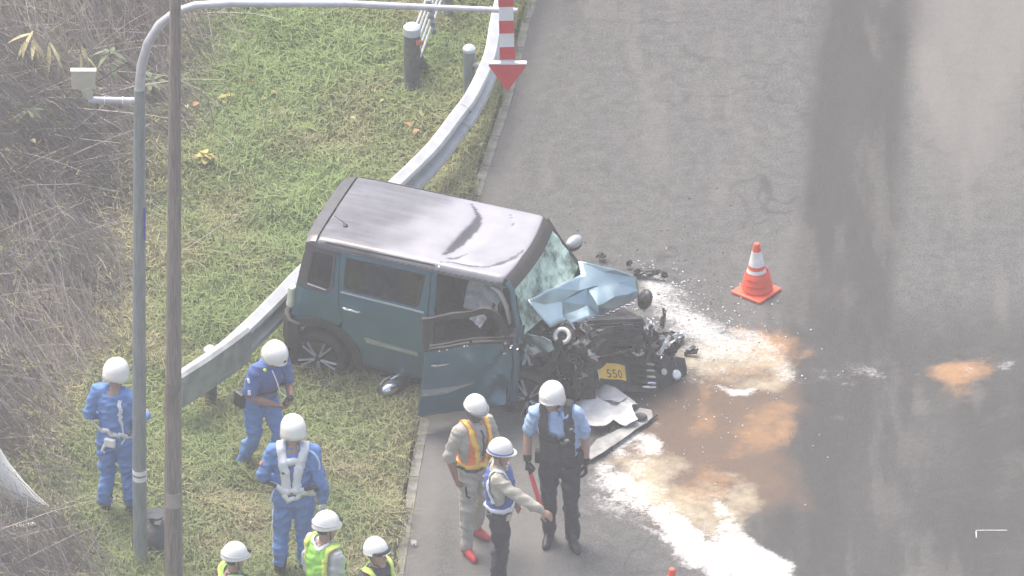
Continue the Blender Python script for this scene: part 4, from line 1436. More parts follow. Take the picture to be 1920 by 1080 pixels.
for v in bmh.verts:
    v.co += Vector((0, 0, .014)) * noise.noise(v.co * 8) + Vector((.004, .004, 0)) * noise.noise(v.co * 14 + Vector((5, 1, 0)))
bmh.to_mesh(me)
bmh.free()
me.shade_smooth()
me.set_sharp_from_angle(angle=R(15))
bn = link('bonnet', me, m_teal_sheen, CAR)
so = bn.modifiers.new('thickness', 'SOLIDIFY')
so.thickness = .014
so.offset = -1
hl = MB()
for i in range(13):
    t = i / 12
    p = Vector(hv['f2']).lerp(Vector(hv['f5']), t) + Vector((.01, -.02, -.012 + .01 * math.sin(i * 2.1)))
    hl.box(p, (.030 if i % 3 else .05, .012, .016), Euler((.3, .1, .6 + .3 * math.sin(i))))
hl.build('latch_edge', m_chrome, bn, bevel=.003)

# ---- engine bay wreckage
eng = empty('engine_bay', (0, 0, 0))
eng.parent = CAR
MB().box((2.55, .10, .62), (.5, .8, .42), Euler((.1, .05, -.35))).build('engine_block', m_mdark, eng, bevel=.04)
# radiator pack, turned, right end driven back
rc = Vector((2.73, -.01, .825))
rrot = Euler((R(-4), R(-12), R(-57))).to_matrix()
rad = MB().box(rc, (.09, .68, .27), rrot).build('radiator', m_mdark, eng, bevel=.012)
rf = MB()
for k in range(9):
    rf.box(rc + rrot @ Vector((.052, 0, -.115 + k * .028)), (.014, .64, .008), rrot)
rf.build('radiator_fins', m_plastic, rad)
for k, (yy_, zz_) in enumerate([(-.24, .08), (-.02, .05), (.17, .07), (.27, -.06)]):
    MB().box(rc + rrot @ Vector((.060, yy_, zz_)), (.03, .12, .07), rrot).build('duct', m_plastic, rad, bevel=.01)
MB().box(rc + rrot @ Vector((.0, .05, .138)), (.08, .56, .022), rrot).build('top_tank', m_plastic, rad, bevel=.008)
MB().ell((2.93, .50, .95), (.07, .10, .13), Euler((.5, .2, .5)), 9, 6).build('headlamp_housing', m_plastic, eng)
# upper crossmember frame with openings
cm_c = Vector((2.80, .13, .625))
cr_ = Euler((R(-14), R(-14), R(-44))).to_matrix()
xm = MB()
for a, b, w_ in [((-.52, .075), (.52, .055), .035), ((-.50, -.06), (.50, -.065), .035), ((-.50, .07), (-.49, -.06), .035), ((-.12, .07), (-.16, -.06), .03), ((.20, .06), (.16, -.06), .03), ((.50, .06), (.42, -.06), .03)]:
    pa, pb = cm_c + cr_ @ Vector((.0, a[0], a[1])), cm_c + cr_ @ Vector((.0, b[0], b[1]))
    xm.tube([pa, pa.lerp(pb, .5) + Vector((.01, 0, .012 * random.uniform(-1, 1))), pb], w_ * .55, 6)
xm.build('crossmember', m_metal, eng)
panel('crossmember_plate', [(-.5, -.06), (.5, -.06), (.5, .06), (-.5, .06)], lambda u, v: tuple(cm_c + cr_ @ Vector((-.02 + .03 * noise.noise(Vector((u * 5, v * 9, 1))), u, v))), m_mdark, eng, thick=.01, out=(1, -1, 1), smooth=False)
# strut tower ring
sr = MB()
ringp = []
for k in range(19):
    a = R(-60 + 300 * k / 18)
    ringp.append(Vector((2.404, -.50, 1.00)) + Euler((R(38), R(10), 0)).to_matrix() @ Vector((.068 * math.cos(a), .068 * math.sin(a), 0)))
sr.tube(ringp, .023, 8).build('strut_ring', mat('pale_ring', (.50, .50, .47), .6, var=.2), eng, True)
MB().tube([(2.40, -.50, .98), (2.33, -.55, .70), (2.22, -.58, .45)], [.05, .05, .06], 10).build('strut', m_mdark, eng, True)
MB().lathe([(.04, 0), (.058, .02), (.05, .05)], (2.404, -.49, .965), 'z', 14).build('strut_cap', m_plastic, eng, True)
# torn near-side fender and wheel arch liner
fend = panel('torn_fender', [(2.03, 1.02), (2.10, .90), (2.16, .80), (2.28, .86), (2.38, .93), (2.34, 1.00), (2.22, 1.04)], lambda x, z: (x + .02 * noise.noise(Vector((x * 9, z * 9, 0))), -.66 + .10 * noise.noise(Vector((x * 7, z * 6, 3))) + .25 * max(0, x - 2.15), z), m_teal_sheen, CAR, thick=.008, out=(0, -1, 0), step=.03, smooth=False)
MB().lathe([(.36, -.0), (.38, -.35)], (2.24, -.60, .42), 'y', 26).build('arch_liner', m_dark, eng)
panel('inner_wing', [(2.02, .30), (2.75, .25), (2.70, .72), (2.45, .92), (2.08, .96)], lambda x, z: (x, -.42 + .08 * noise.noise(Vector((x * 4, z * 4, 8))), z), m_mdark, eng, thick=.01, out=(0, -1, 0), smooth=False)
# loose strips, hoses and brackets
mats = [m_mdark, m_plastic, m_metal, m_plastic, m_mdark]
rs = random.Random(5)


def scrap(c, spread, n, size, mlist, parent, nm):
    for i in range(n):
        p = Vector(c) + Vector((rs.gauss(0, spread[0]), rs.gauss(0, spread[1]), rs.gauss(0, spread[2])))
        o = crumple((size * rs.uniform(.5, 1.6), size * rs.uniform(.2, .7)), size * .28, rs.uniform(0, 50), 6).build(nm, rs.choice(mlist), parent)
        o.location = p
        o.rotation_euler = (rs.uniform(-1.2, 1.2), rs.uniform(-1.2, 1.2), rs.uniform(0, 6))
        o.modifiers.new('thickness', 'SOLIDIFY').thickness = .006


scrap((2.42, -.40, .80), (.12, .10, .10), 16, .16, mats, eng, 'torn_bracket')
scrap((2.60, .05, .70), (.14, .14, .05), 10, .13, mats, eng, 'torn_bracket')
scrap((3.02, .40, .58), (.14, .15, .07), 22, .13, [m_plastic, m_metal, m_chrome, m_mdark, m_lens], eng, 'torn_bracket')
scrap((3.12, .55, .50), (.12, .12, .05), 20, .14, [m_plastic, m_metal, m_chrome_d, m_mdark, m_lens], eng, 'torn_bracket')
scrap((2.98, .20, .62), (.10, .12, .05), 14, .17, [m_mdark, m_plastic, m_metal, m_mdark], eng, 'torn_bracket')
scrap((2.52, -.42, .62), (.10, .06, .10), 14, .18, [m_mdark, m_plastic, m_dark, m_metal], eng, 'torn_bracket')
scrap((2.62, -.22, 1.0), (.10, .08, .03), 7, .12, [m_mdark, m_plastic, m_metal], eng, 'torn_bracket')
for i in range(7):
    a = Vector((rs.uniform(2.45, 2.9), rs.uniform(-.35, .3), rs.uniform(.66, .76)))
    b = a + Vector((rs.uniform(.2, .45), rs.uniform(.15, .4), rs.uniform(-.16, .0)))
    MB().tube([tuple(p) for p in catmull([a, a.lerp(b, .5) + Vector((rs.uniform(-.05, .05), 0, rs.uniform(-.06, .06))), b], 3)], rs.uniform(.008, .016), 5, flat=.5).build('torn_strip', rs.choice([m_metal, m_plastic, m_mdark]), eng)
scrap((2.30, -.55, .55), (.16, .05, .16), 14, .15, [m_mdark, m_plastic, m_dark], eng, 'torn_bracket')
scrap((2.10, -.68, .92), (.05, .03, .10), 8, .10, [m_teal_sheen, m_metal, m_lens, m_plastic], eng, 'torn_bracket')
for i in range(16):
    a = Vector((rs.uniform(2.2, 2.55), rs.uniform(-.5, .1), rs.uniform(.60, .98)))
    b = a + Vector((rs.uniform(-.25, .25), rs.uniform(-.2, .2), rs.uniform(-.25, .05)))
    mdl = a.lerp(b, .5) + Vector((rs.uniform(-.1, .1), rs.uniform(-.1, .1), rs.uniform(-.1, .1)))
    MB().tube([tuple(p) for p in catmull([a, mdl, b], 4)], rs.uniform(.006, .016), 7).build('hose', rs.choice([m_black, m_plastic, m_mdark, m_metal]), eng, True)
for i in range(26):
    p = Vector((rs.gauss(3.0, .16), rs.gauss(.42, .14), rs.gauss(.62, .05)))
    MB().ell(p, (rs.uniform(.008, .02), rs.uniform(.006, .012), rs.uniform(.006, .014)), Euler((rs.random() * 3, rs.random() * 3, 0)), 7, 4).build('lens_shard', m_lens, eng)

# ---- torn front bumper with grille, plate and left lamp, hanging forward
FB = empty('front_bumper', (0, 0, 0))
FB.parent = CAR
e0, e1 = Vector((2.53, -.33, .52)), Vector((3.43, .52, .215))
ax_u = (e1 - e0).normalized()
ax_n = Vector((.56, -.52, .62))
ax_n = (ax_n - ax_u * ax_n.dot(ax_u)).normalized()
ax_v = ax_n.cross(ax_u).normalized()
if ax_v.z < 0:
    ax_v = -ax_v
FL = (e1 - e0).length
ctr = (e0 + e1) / 2


def fb(u, v, w=0.0):
    """bumper face: u along it from -1 to 1, v up, w outward; bowed and buckled"""
    bow = -.07 * u * u - .05 * max(0, -u - .2) ** 1.5
    k = .018 * noise.noise(Vector((u * 3.2, v * 7, 4)))
    return ctr + ax_u * (u * FL / 2) + ax_v * v + ax_n * (w + bow + k)


fbp = lambda off=0: (lambda u, v: tuple(fb(u, v, off)))
skin = panel('bumper_skin', [(-1.0, .13), (-.96, -.12), (-.5, -.19), (.2, -.20), (.74, -.235), (.93, -.17), (1.0, .03), (.97, .15), (.55, .17), (.0, .15), (-.5, .155)], fbp(), m_plastic, FB, [[(-.90, .10), (-.55, .105), (-.55, .07), (-.90, .06)], [(-.10, .08), (.18, .085), (.20, -.13), (-.08, -.14)]], thick=.012, out=tuple(ax_n), step=.035)
panel('bumper_backing', [(-.95, .11), (-.95, -.13), (.5, -.17), (.93, -.12), (.9, .12)], fbp(-.05), m_dark, FB, thick=.01, out=tuple(ax_n))
for k in range(4):
    v = .085 - k * .062
    MB().tube([fb(-.06, v, .02), fb(.08, v - .006, .03), fb(.22, v - .012, .024)], [.010, .012, .010], 8, flat=.7).build('grille_bar', m_plastic, FB, True)
    MB().tube([fb(.19, v - .012, .036), fb(.285, v - .016, .038), fb(.335, v - .02, .030)], [.011, .015, .010], 8).build('grille_tip', m_chrome if k == 3 else mat('pale_chrome', (.62, .60, .46), .25, .5, var=.1), FB, True)
MB().tube([fb(.10, -.150, .03), fb(.22, -.158, .038), fb(.33, -.160, .034)], [.012, .016, .012], 8).build('grille_trim', m_chrome, FB, True)
for u, v, r_, mm_ in ((.78, -.02, .052, m_lens), (.52, -.0, .036, m_lens_w)):
    rr_ = ax_n.to_track_quat('Z', 'Y').to_matrix()
    lm = MB().ell(fb(u, v, .012), (r_, r_, .018), rr_.to_euler(), 16, 8).build('front_lamp', mm_, FB, True)
    b_ = MB()
    b_.tube([fb(u, v, .012) + rr_ @ Vector((r_ * 1.12 * math.cos(2 * PI * k / 20), r_ * 1.12 * math.sin(2 * PI * k / 20), 0)) for k in range(21)], .008, 6)
    b_.build('lamp_bezel', m_plastic, lm, True)
panel('lamp_panel', [(.64, .10), (.95, .12), (.975, .0), (.93, -.10), (.64, -.11)], fbp(.006), m_black, FB, thick=.006, out=tuple(ax_n))
panel('lower_grille', [(.42, -.07), (.68, -.07), (.68, -.20), (.48, -.19)], fbp(.010), m_black, FB, thick=.006, out=tuple(ax_n))
MB().tube([fb(.70, -.085, .015), fb(.80, -.095, .02), fb(.93, -.085, .015)], .009, 6).build('bumper_lip', m_plastic, FB, True)
# number plate, bent
pc_u, pc_v = -.43, -.005
pu = Vector((.83, -.36, -.42))


def plate_pt(a, b, w=.0):
    fold = -.018 * abs(a - .35) * 2 * .6 + .016 * math.sin(a * 4)
    x_ax = (ax_u * .97 + ax_v * -.10).normalized()
    y_ax = (ax_v * .985 + ax_u * -.10 + ax_n * -.1).normalized()
    return fb(pc_u, pc_v, .075) + x_ax * (a * .165) + y_ax * (b * .0825) + ax_n * (w + fold)


pl_ = panel('number_plate', [(-1, .72), (-.66, 1.02), (1.02, .92), (.86, -.98), (-.96, -1)], lambda a, b: tuple(plate_pt(a, b)), m_yellow, FB, thick=.004, out=tuple(ax_n), step=.15)
tcu = bpy.data.curves.new('plate_text', 'FONT')
tcu.body = '550'
tcu.size = 1.0
tcu.align_x = 'CENTER'
tcu.extrude = .0
to = bpy.data.objects.new('tmp', tcu)
COL.objects.link(to)
dg = bpy.context.evaluated_depsgraph_get()
tme = bpy.data.meshes.new_from_object(to.evaluated_get(dg))
bpy.data.objects.remove(to)
for v in tme.vertices:
    a = v.co.x * .62 - .02 + .10
    b = v.co.y * 1.45 - .80
    v.co = plate_pt(a, b, .004)
tme.name = 'plate_number'
link('plate_number', tme, m_ink, pl_)
MB().tube([plate_pt(-1.02, .7, .004), plate_pt(-1.18, .55, .01)], .008, 6).build('plate_screw', m_lens, pl_, True)
MB().tube([plate_pt(-.99, .6, .003), plate_pt(-1.0, -1.3, .003)], .006, 6).build('plate_edge', m_lens_w, pl_, True)

# ---- far-side mirror
mr = MB().ell((2.085, .82, 1.225), (.065, .115, .062), Euler((0, 0, R(-18))), 16, 10).build('door_mirror', mat('mirror_shell', (.46, .47, .48), .35, .4, var=.05), CAR, True)
MB().ell((2.088, .815, 1.188), (.062, .110, .045), Euler((0, 0, R(-18))), 14, 8).build('mirror_base', m_clad, mr, True)
MB().tube([(2.06, .70, 1.12), (2.07, .76, 1.17)], .022, 8).build('mirror_arm', m_clad, mr, True)

# ================================================================== DEBRIS
# white crumpled liner sheet under the bumper
m_liner = mat('white_liner', (.60, .60, .57), .85, var=.10, vscale=5, bump=.4, bscale=16)
m_liner_g = mat('shaded_liner', (.36, .36, .36), .8, var=.15, vscale=6, bump=.3, bscale=20)  # same white sheet, its shading put into a greyer colour


def ground_poly(name, pts, z, mat_, amp, label, cat, step=.028, seed=0, lift=None, thick=.006):
    W = [at(px, py, z) for px, py in pts]
    c = sum(W, Vector()) / len(W)
    P = [(p.x - c.x, p.y - c.y) for p in W]
    f = lambda x, y: (x, y, amp * (noise.noise(Vector((x * 4.5 + seed, y * 4.5, seed))) + .5 * noise.noise(Vector((x * 11, y * 11 + seed, 3)))) + (lift(x, y) if lift else 0))
    o = panel(name, P, f, mat_, None, thick=thick, out=(0, 0, 1), step=step)
    o.location = (c.x, c.y, z)
    if label:
        tag(o, label, cat)
    return o


ground_poly('liner_sheet', [(1078, 752), (1092, 738), (1120, 742), (1150, 745), (1172, 738), (1190, 745), (1196, 756), (1184, 766), (1196, 790), (1174, 796), (1150, 790), (1130, 800), (1106, 797), (1090, 786), (1080, 776)], .10, m_liner, .075, 'crumpled white sheet lying on the road under the torn bumper', 'sheet', seed=2.2)
ground_poly('liner_sheet', [(1090, 732), (1105, 722), (1140, 728), (1176, 738), (1160, 752), (1120, 748), (1088, 744)], .16, m_liner_g, .055, 'sheet with shading painted grey between the number plate and the white sheet', 'sheet', seed=6.1)
ut = ground_poly('undertray', [(1104, 842), (1120, 822), (1170, 800), (1182, 778), (1200, 764), (1222, 770), (1224, 782), (1200, 800), (1168, 822), (1130, 848), (1106, 862)], .05, mat('undertray_plastic', (.30, .30, .29), .6, var=.35, vscale=7), .012, 'long pale grey undertray panel with a round hole lying on the white powder', 'undertray', seed=4)
hp = at(1201, 779, .085) - ut.location
MB().lathe([(.002, .0), (.050, .0), (.062, .008), (.066, .0)], (hp.x, hp.y, .024), 'z', 20).build('round_hole', m_black, ut, True)
e_ = [at(px, py, .03) - ut.location for px, py in ((1100, 864), (1140, 842), (1180, 814), (1212, 795), (1232, 778))]
MB().tube(e_, [.012, .014, .014, .014, .008], 7).build('rubber_edge', m_black, ut, True)
# silver mirror shell and black bits on the grass
mrr = MB().ell((0, 0, .06), (.16, .062, .06), None, 18, 10).build('broken_mirror', m_plastic, None, True)
p = at(736, 735, .08)
mrr.location = (p.x, p.y, .10)
mrr.rotation_euler = (R(22), R(-10), R(38))
mrr.scale = (1.15, 1.55, 1.35)
tag(mrr, 'broken door mirror with silver face lying on the grass under the rear door', 'car mirror')
MB().ell((-.045, -.012, .077), (.10, .046, .050), Euler((.15, 0, 0)), 16, 8).build('mirror_glass', m_chrome, mrr, True)
MB().tube([(-.02, .02, .12), (.06, .018, .125), (.15, .01, .09)], [.008, .014, .008], 8).build('silver_trim', m_chrome, mrr, True)
MB().tube([(-.12, .028, .10), (-.06, .045, .112), (.0, .04, .115)], .006, 6).build('mirror_rim', m_chrome_d, mrr, True)
for px, py, sz, lb in ((611, 735, (.10, .09), 'black plastic fragment in the grass below the rear wheel'), (1213, 516, (.26, .07), 'long black torn strip on the asphalt right of the bonnet'),
                       (1128, 484, (.07, .07), 'black shard on the asphalt behind the bonnet near the far mirror'), (1245, 520, (.05, .03), 'small black shard right of the long torn strip'),
                       (1180, 498, (.05, .04), 'small dark shard on the asphalt behind the bonnet ridge'), (1296, 662, (.13, .05), 'dark splinter poking beyond the front of the torn bumper'), (1262, 634, (.22, .10), 'flat black scrap of bumper beyond the shattered headlamp')):
    p = at(px, py, .03)
    o = crumple(sz, .05, px * .037, 8).build('black_fragment', m_plastic)
    o.location = (p.x, p.y, .05 if px != 611 else .09)
    o.rotation_euler = (random.uniform(-.3, .3), random.uniform(-.3, .3), -.25)
    o.modifiers.new('thickness', 'SOLIDIFY').thickness = .018
    tag(o, lb, 'debris', 'fragments of the wreck')
gl = MB()
for i in range(620):
    k = rs.random()
    if k < .55: cx, cy, sx, sy = 1290, 610, 70, 45
    elif k < .8: cx, cy, sx, sy = 1230, 545, 40, 30
    else: cx, cy, sx, sy = 1340, 720, 120, 80
    p = at(rs.gauss(cx, sx), rs.gauss(cy, sy), .0)
    s_ = rs.uniform(.004, .011)
    gl.box((p.x, p.y, s_ * .5 + .001), (s_ * rs.uniform(1, 2), s_, s_), Euler((0, 0, rs.random() * 3)))
gs_ = gl.build('glass_fragments', m_lens)
tag(gs_, 'glittering glass and lamp fragments strewn over the road ahead of the car', 'debris', kind='stuff')
bl = MB()
for i in range(160):
    p = at(rs.gauss(1200, 130), rs.gauss(560, 80), 0)
    s_ = rs.uniform(.004, .012)
    bl.box((p.x, p.y, s_ * .4), (s_ * rs.uniform(1, 2.5), s_, s_ * .6), Euler((rs.random() * .4, 0, rs.random() * 3)))
tag(bl.build('plastic_crumbs', m_plastic), 'small dark plastic crumbs strewn on the road round the wreck', 'debris', kind='stuff')

# ================================================================== PEOPLE
# person frame: +x the person's left, -y the way they face, z up; built in metres at 1.75 m and scaled
m_skin = mat('skin', (.42, .25, .18), .6, var=.08, vscale=12)
m_skin_d = mat('tanned_skin', (.30, .165, .115), .6, var=.08, vscale=12)
m_hair = mat('black_hair', (.018, .016, .015), .7)
m_eye = mat('eye', (.05, .035, .03), .2)
m_helm = mat('helmet_white', (.87, .86, .80), .28, var=.03, coat=.5)
m_helm_b = mat('helmet_blue', (.10, .14, .42), .35)
m_blue_u = mat('blue_uniform', (.115, .235, .52), .85, var=.14, vscale=5, bump=.25, bscale=35)
m_blue_d = mat('blue_shirt_deep', (.085, .15, .38), .85, var=.14, vscale=5, bump=.25, bscale=35)
m_lblue = mat('light_blue_shirt', (.36, .50, .72), .85, var=.08, vscale=6, bump=.25, bscale=30)
m_navy = mat('navy_trousers', (.028, .030, .045), .85, var=.2, vscale=6, bump=.2, bscale=35)
m_bvest = mat('black_vest', (.026, .028, .034), .75, var=.25, vscale=9, bump=.3, bscale=40)
m_beige = mat('beige_workwear', (.42, .40, .35), .9, var=.12, vscale=6, bump=.3, bscale=30)
m_beige2 = mat('beige_shirt', (.50, .47, .38), .9, var=.10, vscale=6, bump=.3, bscale=30)
m_greyc = mat('grey_shirt', (.50, .50, .52), .9, var=.10, vscale=6, bump=.3, bscale=30)
m_lime = mat('lime_vest', (.30, .66, .10), .7, var=.08, vscale=6, bump=.15, bscale=30)
m_yel = mat('yellow_tape', (.72, .80, .16), .5, var=.06)
m_orange = mat('orange_vest', (.85, .20, .06), .7, var=.08, vscale=6)
m_oyel = mat('amber_tape', (.88, .58, .08), .5, var=.06)
m_refl = mat('white_reflective', (.80, .81, .84), .4, var=.05)
m_vblue = mat('vest_blue', (.075, .13, .36), .8, var=.1)
m_boot = mat('black_boot', (.020, .020, .023), .5, var=.2)
m_redshoe = mat('red_shoe', (.50, .035, .05), .6, var=.15)
m_glove_b = mat('black_glove', (.018, .018, .02), .7, var=.2)
m_glove_w = mat('white_glove', (.70, .70, .68), .8)
m_beltw = mat('white_leather', (.72, .71, .66), .5, var=.06)
m_dcloth = mat('dark_cloth', (.05, .05, .06), .9, var=.2)
m_baton = mat('red_baton', (.85, .06, .09), .35, var=.05)


def remesh(mb, name, vox, smooth=4, wrinkle=0.0, seed=0, dec=None):
    me = bpy.data.meshes.new(name + '_raw')
    me.from_pydata(mb.v, [], mb.f)
    bm = bmesh.new()
    bm.from_mesh(me)
    bmesh.ops.recalc_face_normals(bm, faces=bm.faces)
    bm.to_mesh(me)
    bm.free()
    o = bpy.data.objects.new(name + '_raw', me)
    COL.objects.link(o)
    r = o.modifiers.new('r', 'REMESH')
    r.mode = 'VOXEL'
    r.voxel_size = vox
    s = o.modifiers.new('s', 'SMOOTH')
    s.factor = .5
    s.iterations = smooth
    dg_ = bpy.context.evaluated_depsgraph_get()
    out = bpy.data.meshes.new_from_object(o.evaluated_get(dg_))
    bpy.data.objects.remove(o)
    bpy.data.meshes.remove(me)
    out.name = name
    if wrinkle:
        n = len(out.vertices)
        co = np.empty(n * 3, np.float32)
        no = np.empty(n * 3, np.float32)
        out.vertices.foreach_get('co', co)
        out.vertex_normals.foreach_get('vector', no)
        co, no = co.reshape(-1, 3), no.reshape(-1, 3)
        a = co[:, 0] * 9 + co[:, 1] * 7 + seed * 3.3
        b = co[:, 2] * 13 + co[:, 0] * 3 + seed
        w1 = 1 - 2 * np.abs(vnoise(a + 60, b + 60, 7) - .5)
        w2 = vnoise(a * 2.6 + 90, b * 2.2 + 90, 8) - .5
        w3 = 1 - 2 * np.abs(vnoise(co[:, 1] * 8 + 40, co[:, 2] * 16 + co[:, 0] * 9 + 40 + seed, 9) - .5)
        d = wrinkle * ((w1 ** 2 - .4) * 1.0 + w2 * .5 + (w3 ** 2 - .4) * .8)
        co += no * d[:, None]
        out.vertices.foreach_set('co', co.ravel())
        out.update()
    out.shade_smooth()
    return out


def seg_d(p, a, b):
    ab = b - a
    t = np.clip(((p - a) @ ab) / (ab @ ab), 0, 1)
    return np.linalg.norm(p - (a + t[:, None] * ab), axis=1), t


def shell(src, name, sel, off, mat_, parent, thick=.006, relax=3):
    """cloth piece: the selected faces of a garment, lifted off it, with thickness"""
    n = len(src.vertices)
    co = np.empty(n * 3, np.float32)
    src.vertices.foreach_get('co', co)
    co = co.reshape(-1, 3)
    keep = sel(co)
    bm = bmesh.new()
    bm.from_mesh(src)
    bm.verts.ensure_lookup_table()
    bmesh.ops.delete(bm, geom=[f for f in bm.faces if sum(keep[v.index] for v in f.verts) * 2 <= len(f.verts)], context='FACES')
    for _ in range(relax):                                   # even out the cut edge
        mv = {}
        for v in bm.verts:
            if v.is_boundary:
                nb = [e.other_vert(v).co for e in v.link_edges if e.is_boundary]
                if len(nb) == 2:
                    mv[v] = v.co * .5 + (nb[0] + nb[1]) * .25
        for v, c in mv.items():
            v.co = c
    bm.normal_update()
    for v in bm.verts:
        v.co += v.normal * off
    me = bpy.data.meshes.new(name)
    bm.to_mesh(me)
    bm.free()
    me.shade_smooth()
    o = link(name, me, mat_, parent)
    s = o.modifiers.new('thickness', 'SOLIDIFY')
    s.thickness = thick
    s.offset = 1
    return o


def strip(bvh, pts, width, name, mat_, parent, off=.014, n=26, thick=.004):
    """tape laid on a garment along guide points"""
    P = catmull(pts, max(2, n // (len(pts) - 1)))
    c = []
    for p in P:
        l, nn, _, _ = bvh.find_nearest(p)
        if (p - l).dot(nn) < 0:
            pass
        c.append((l, nn))
    L, Rr = [], []
    for i, (l, nn) in enumerate(c):
        t = (c[min(i + 1, len(c) - 1)][0] - c[max(i - 1, 0)][0])
        sd = nn.cross(t).normalized() * (width / 2) if t.length > 1e-6 else Vector()
        row = []
        for q in (-1, 0, 1):
            a, an, _, _ = bvh.find_nearest(l + sd * q)
            row.append(a + an * off)
        L.append(row)
    V = [p for r in L for p in r]
    F = []
    for i in range(len(L) - 1):
        for j in range(2):
            a = i * 3 + j
            F.append((a, a + 1, a + 4, a + 3))
    me = bpy.data.meshes.new(name)
    me.from_pydata(V, [], F)
    me.shade_smooth()
    o = link(name, me, mat_, parent)
    s = o.modifiers.new('thickness', 'SOLIDIFY')
    s.thickness = thick
    s.offset = 0
    return o


def hand(mb, w, d, pn, curl, left, s=1.0, grow=0.0):
    """palm, four fingers and a thumb; w wrist, d along the hand, pn out of the palm (the way fingers curl)"""
    d = d.normalized()
    pn = (pn - d * pn.dot(d)).normalized()
    lat = d.cross(pn)                                        # across the hand
    th = lat if left else -lat                               # thumb side
    mb.tube([w - d * .01, w + d * .03, w + d * .065, w + d * .092], [.026 + grow, .034 + grow, .041 + grow, .040 + grow], 10, flat=.40, ref=th, rnd=False)
    for i, (ln, o_) in enumerate(((.070, .030), (.079, .010), (.073, -.011), (.058, -.031))):
        k = w + d * (.086 - .004 * abs(i - 1)) + th * o_
        p, a = k - d * .02, 0.0
        pts = [p, k]
        for q, fr in enumerate((.45, .30, .25)):
            a += curl * (1.0 + .12 * i) * (.9 if q == 0 else .8)
            dirn = d * math.cos(a) + pn * math.sin(a) + th * (.05 * (1.5 - i) * (1 - curl))
            k = k + dirn.normalized() * ln * fr
            pts.append(k)
        r_ = .0088 + grow
        mb.tube(pts, [r_ * 1.05, r_ * 1.1, r_, r_ * .95, r_ * .82], 8, rnd=True)
    k = w + d * .028 + th * .026
    k2 = k + (d * .55 + th * .65 + pn * .35).normalized() * .038
    k3 = k2 + (d * .85 + th * .20 + pn * (.35 + .5 * curl)).normalized() * .032
    k4 = k3 + (d * .9 - th * .10 * curl + pn * (.30 + .6 * curl)).normalized() * .024
    mb.tube([k - th * .012, k, k2, k3, k4], [.014 + grow, .014 + grow, .0125 + grow, .0105 + grow, .009 + grow], 8, rnd=True)
    return w + d * .095 + pn * .02


REST = dict(pelvis=(0, 0, .94), waist=(0, .0, 1.08), chest=(0, -.005, 1.27), collar=(0, .01, 1.43), neck=(0, .005, 1.49),
            shL=(.178, .01, 1.405), elL=(.225, .03, 1.135), wrL=(.225, -.06, .90), shR=(-.178, .01, 1.405), elR=(-.225, .03, 1.135), wrR=(-.225, -.06, .90),
            hipL=(.092, 0, .92), knL=(.105, -.02, .50), anL=(.11, .03, .085), hipR=(-.092, 0, .92), knR=(-.105, -.02, .50), anR=(-.11, .03, .085))


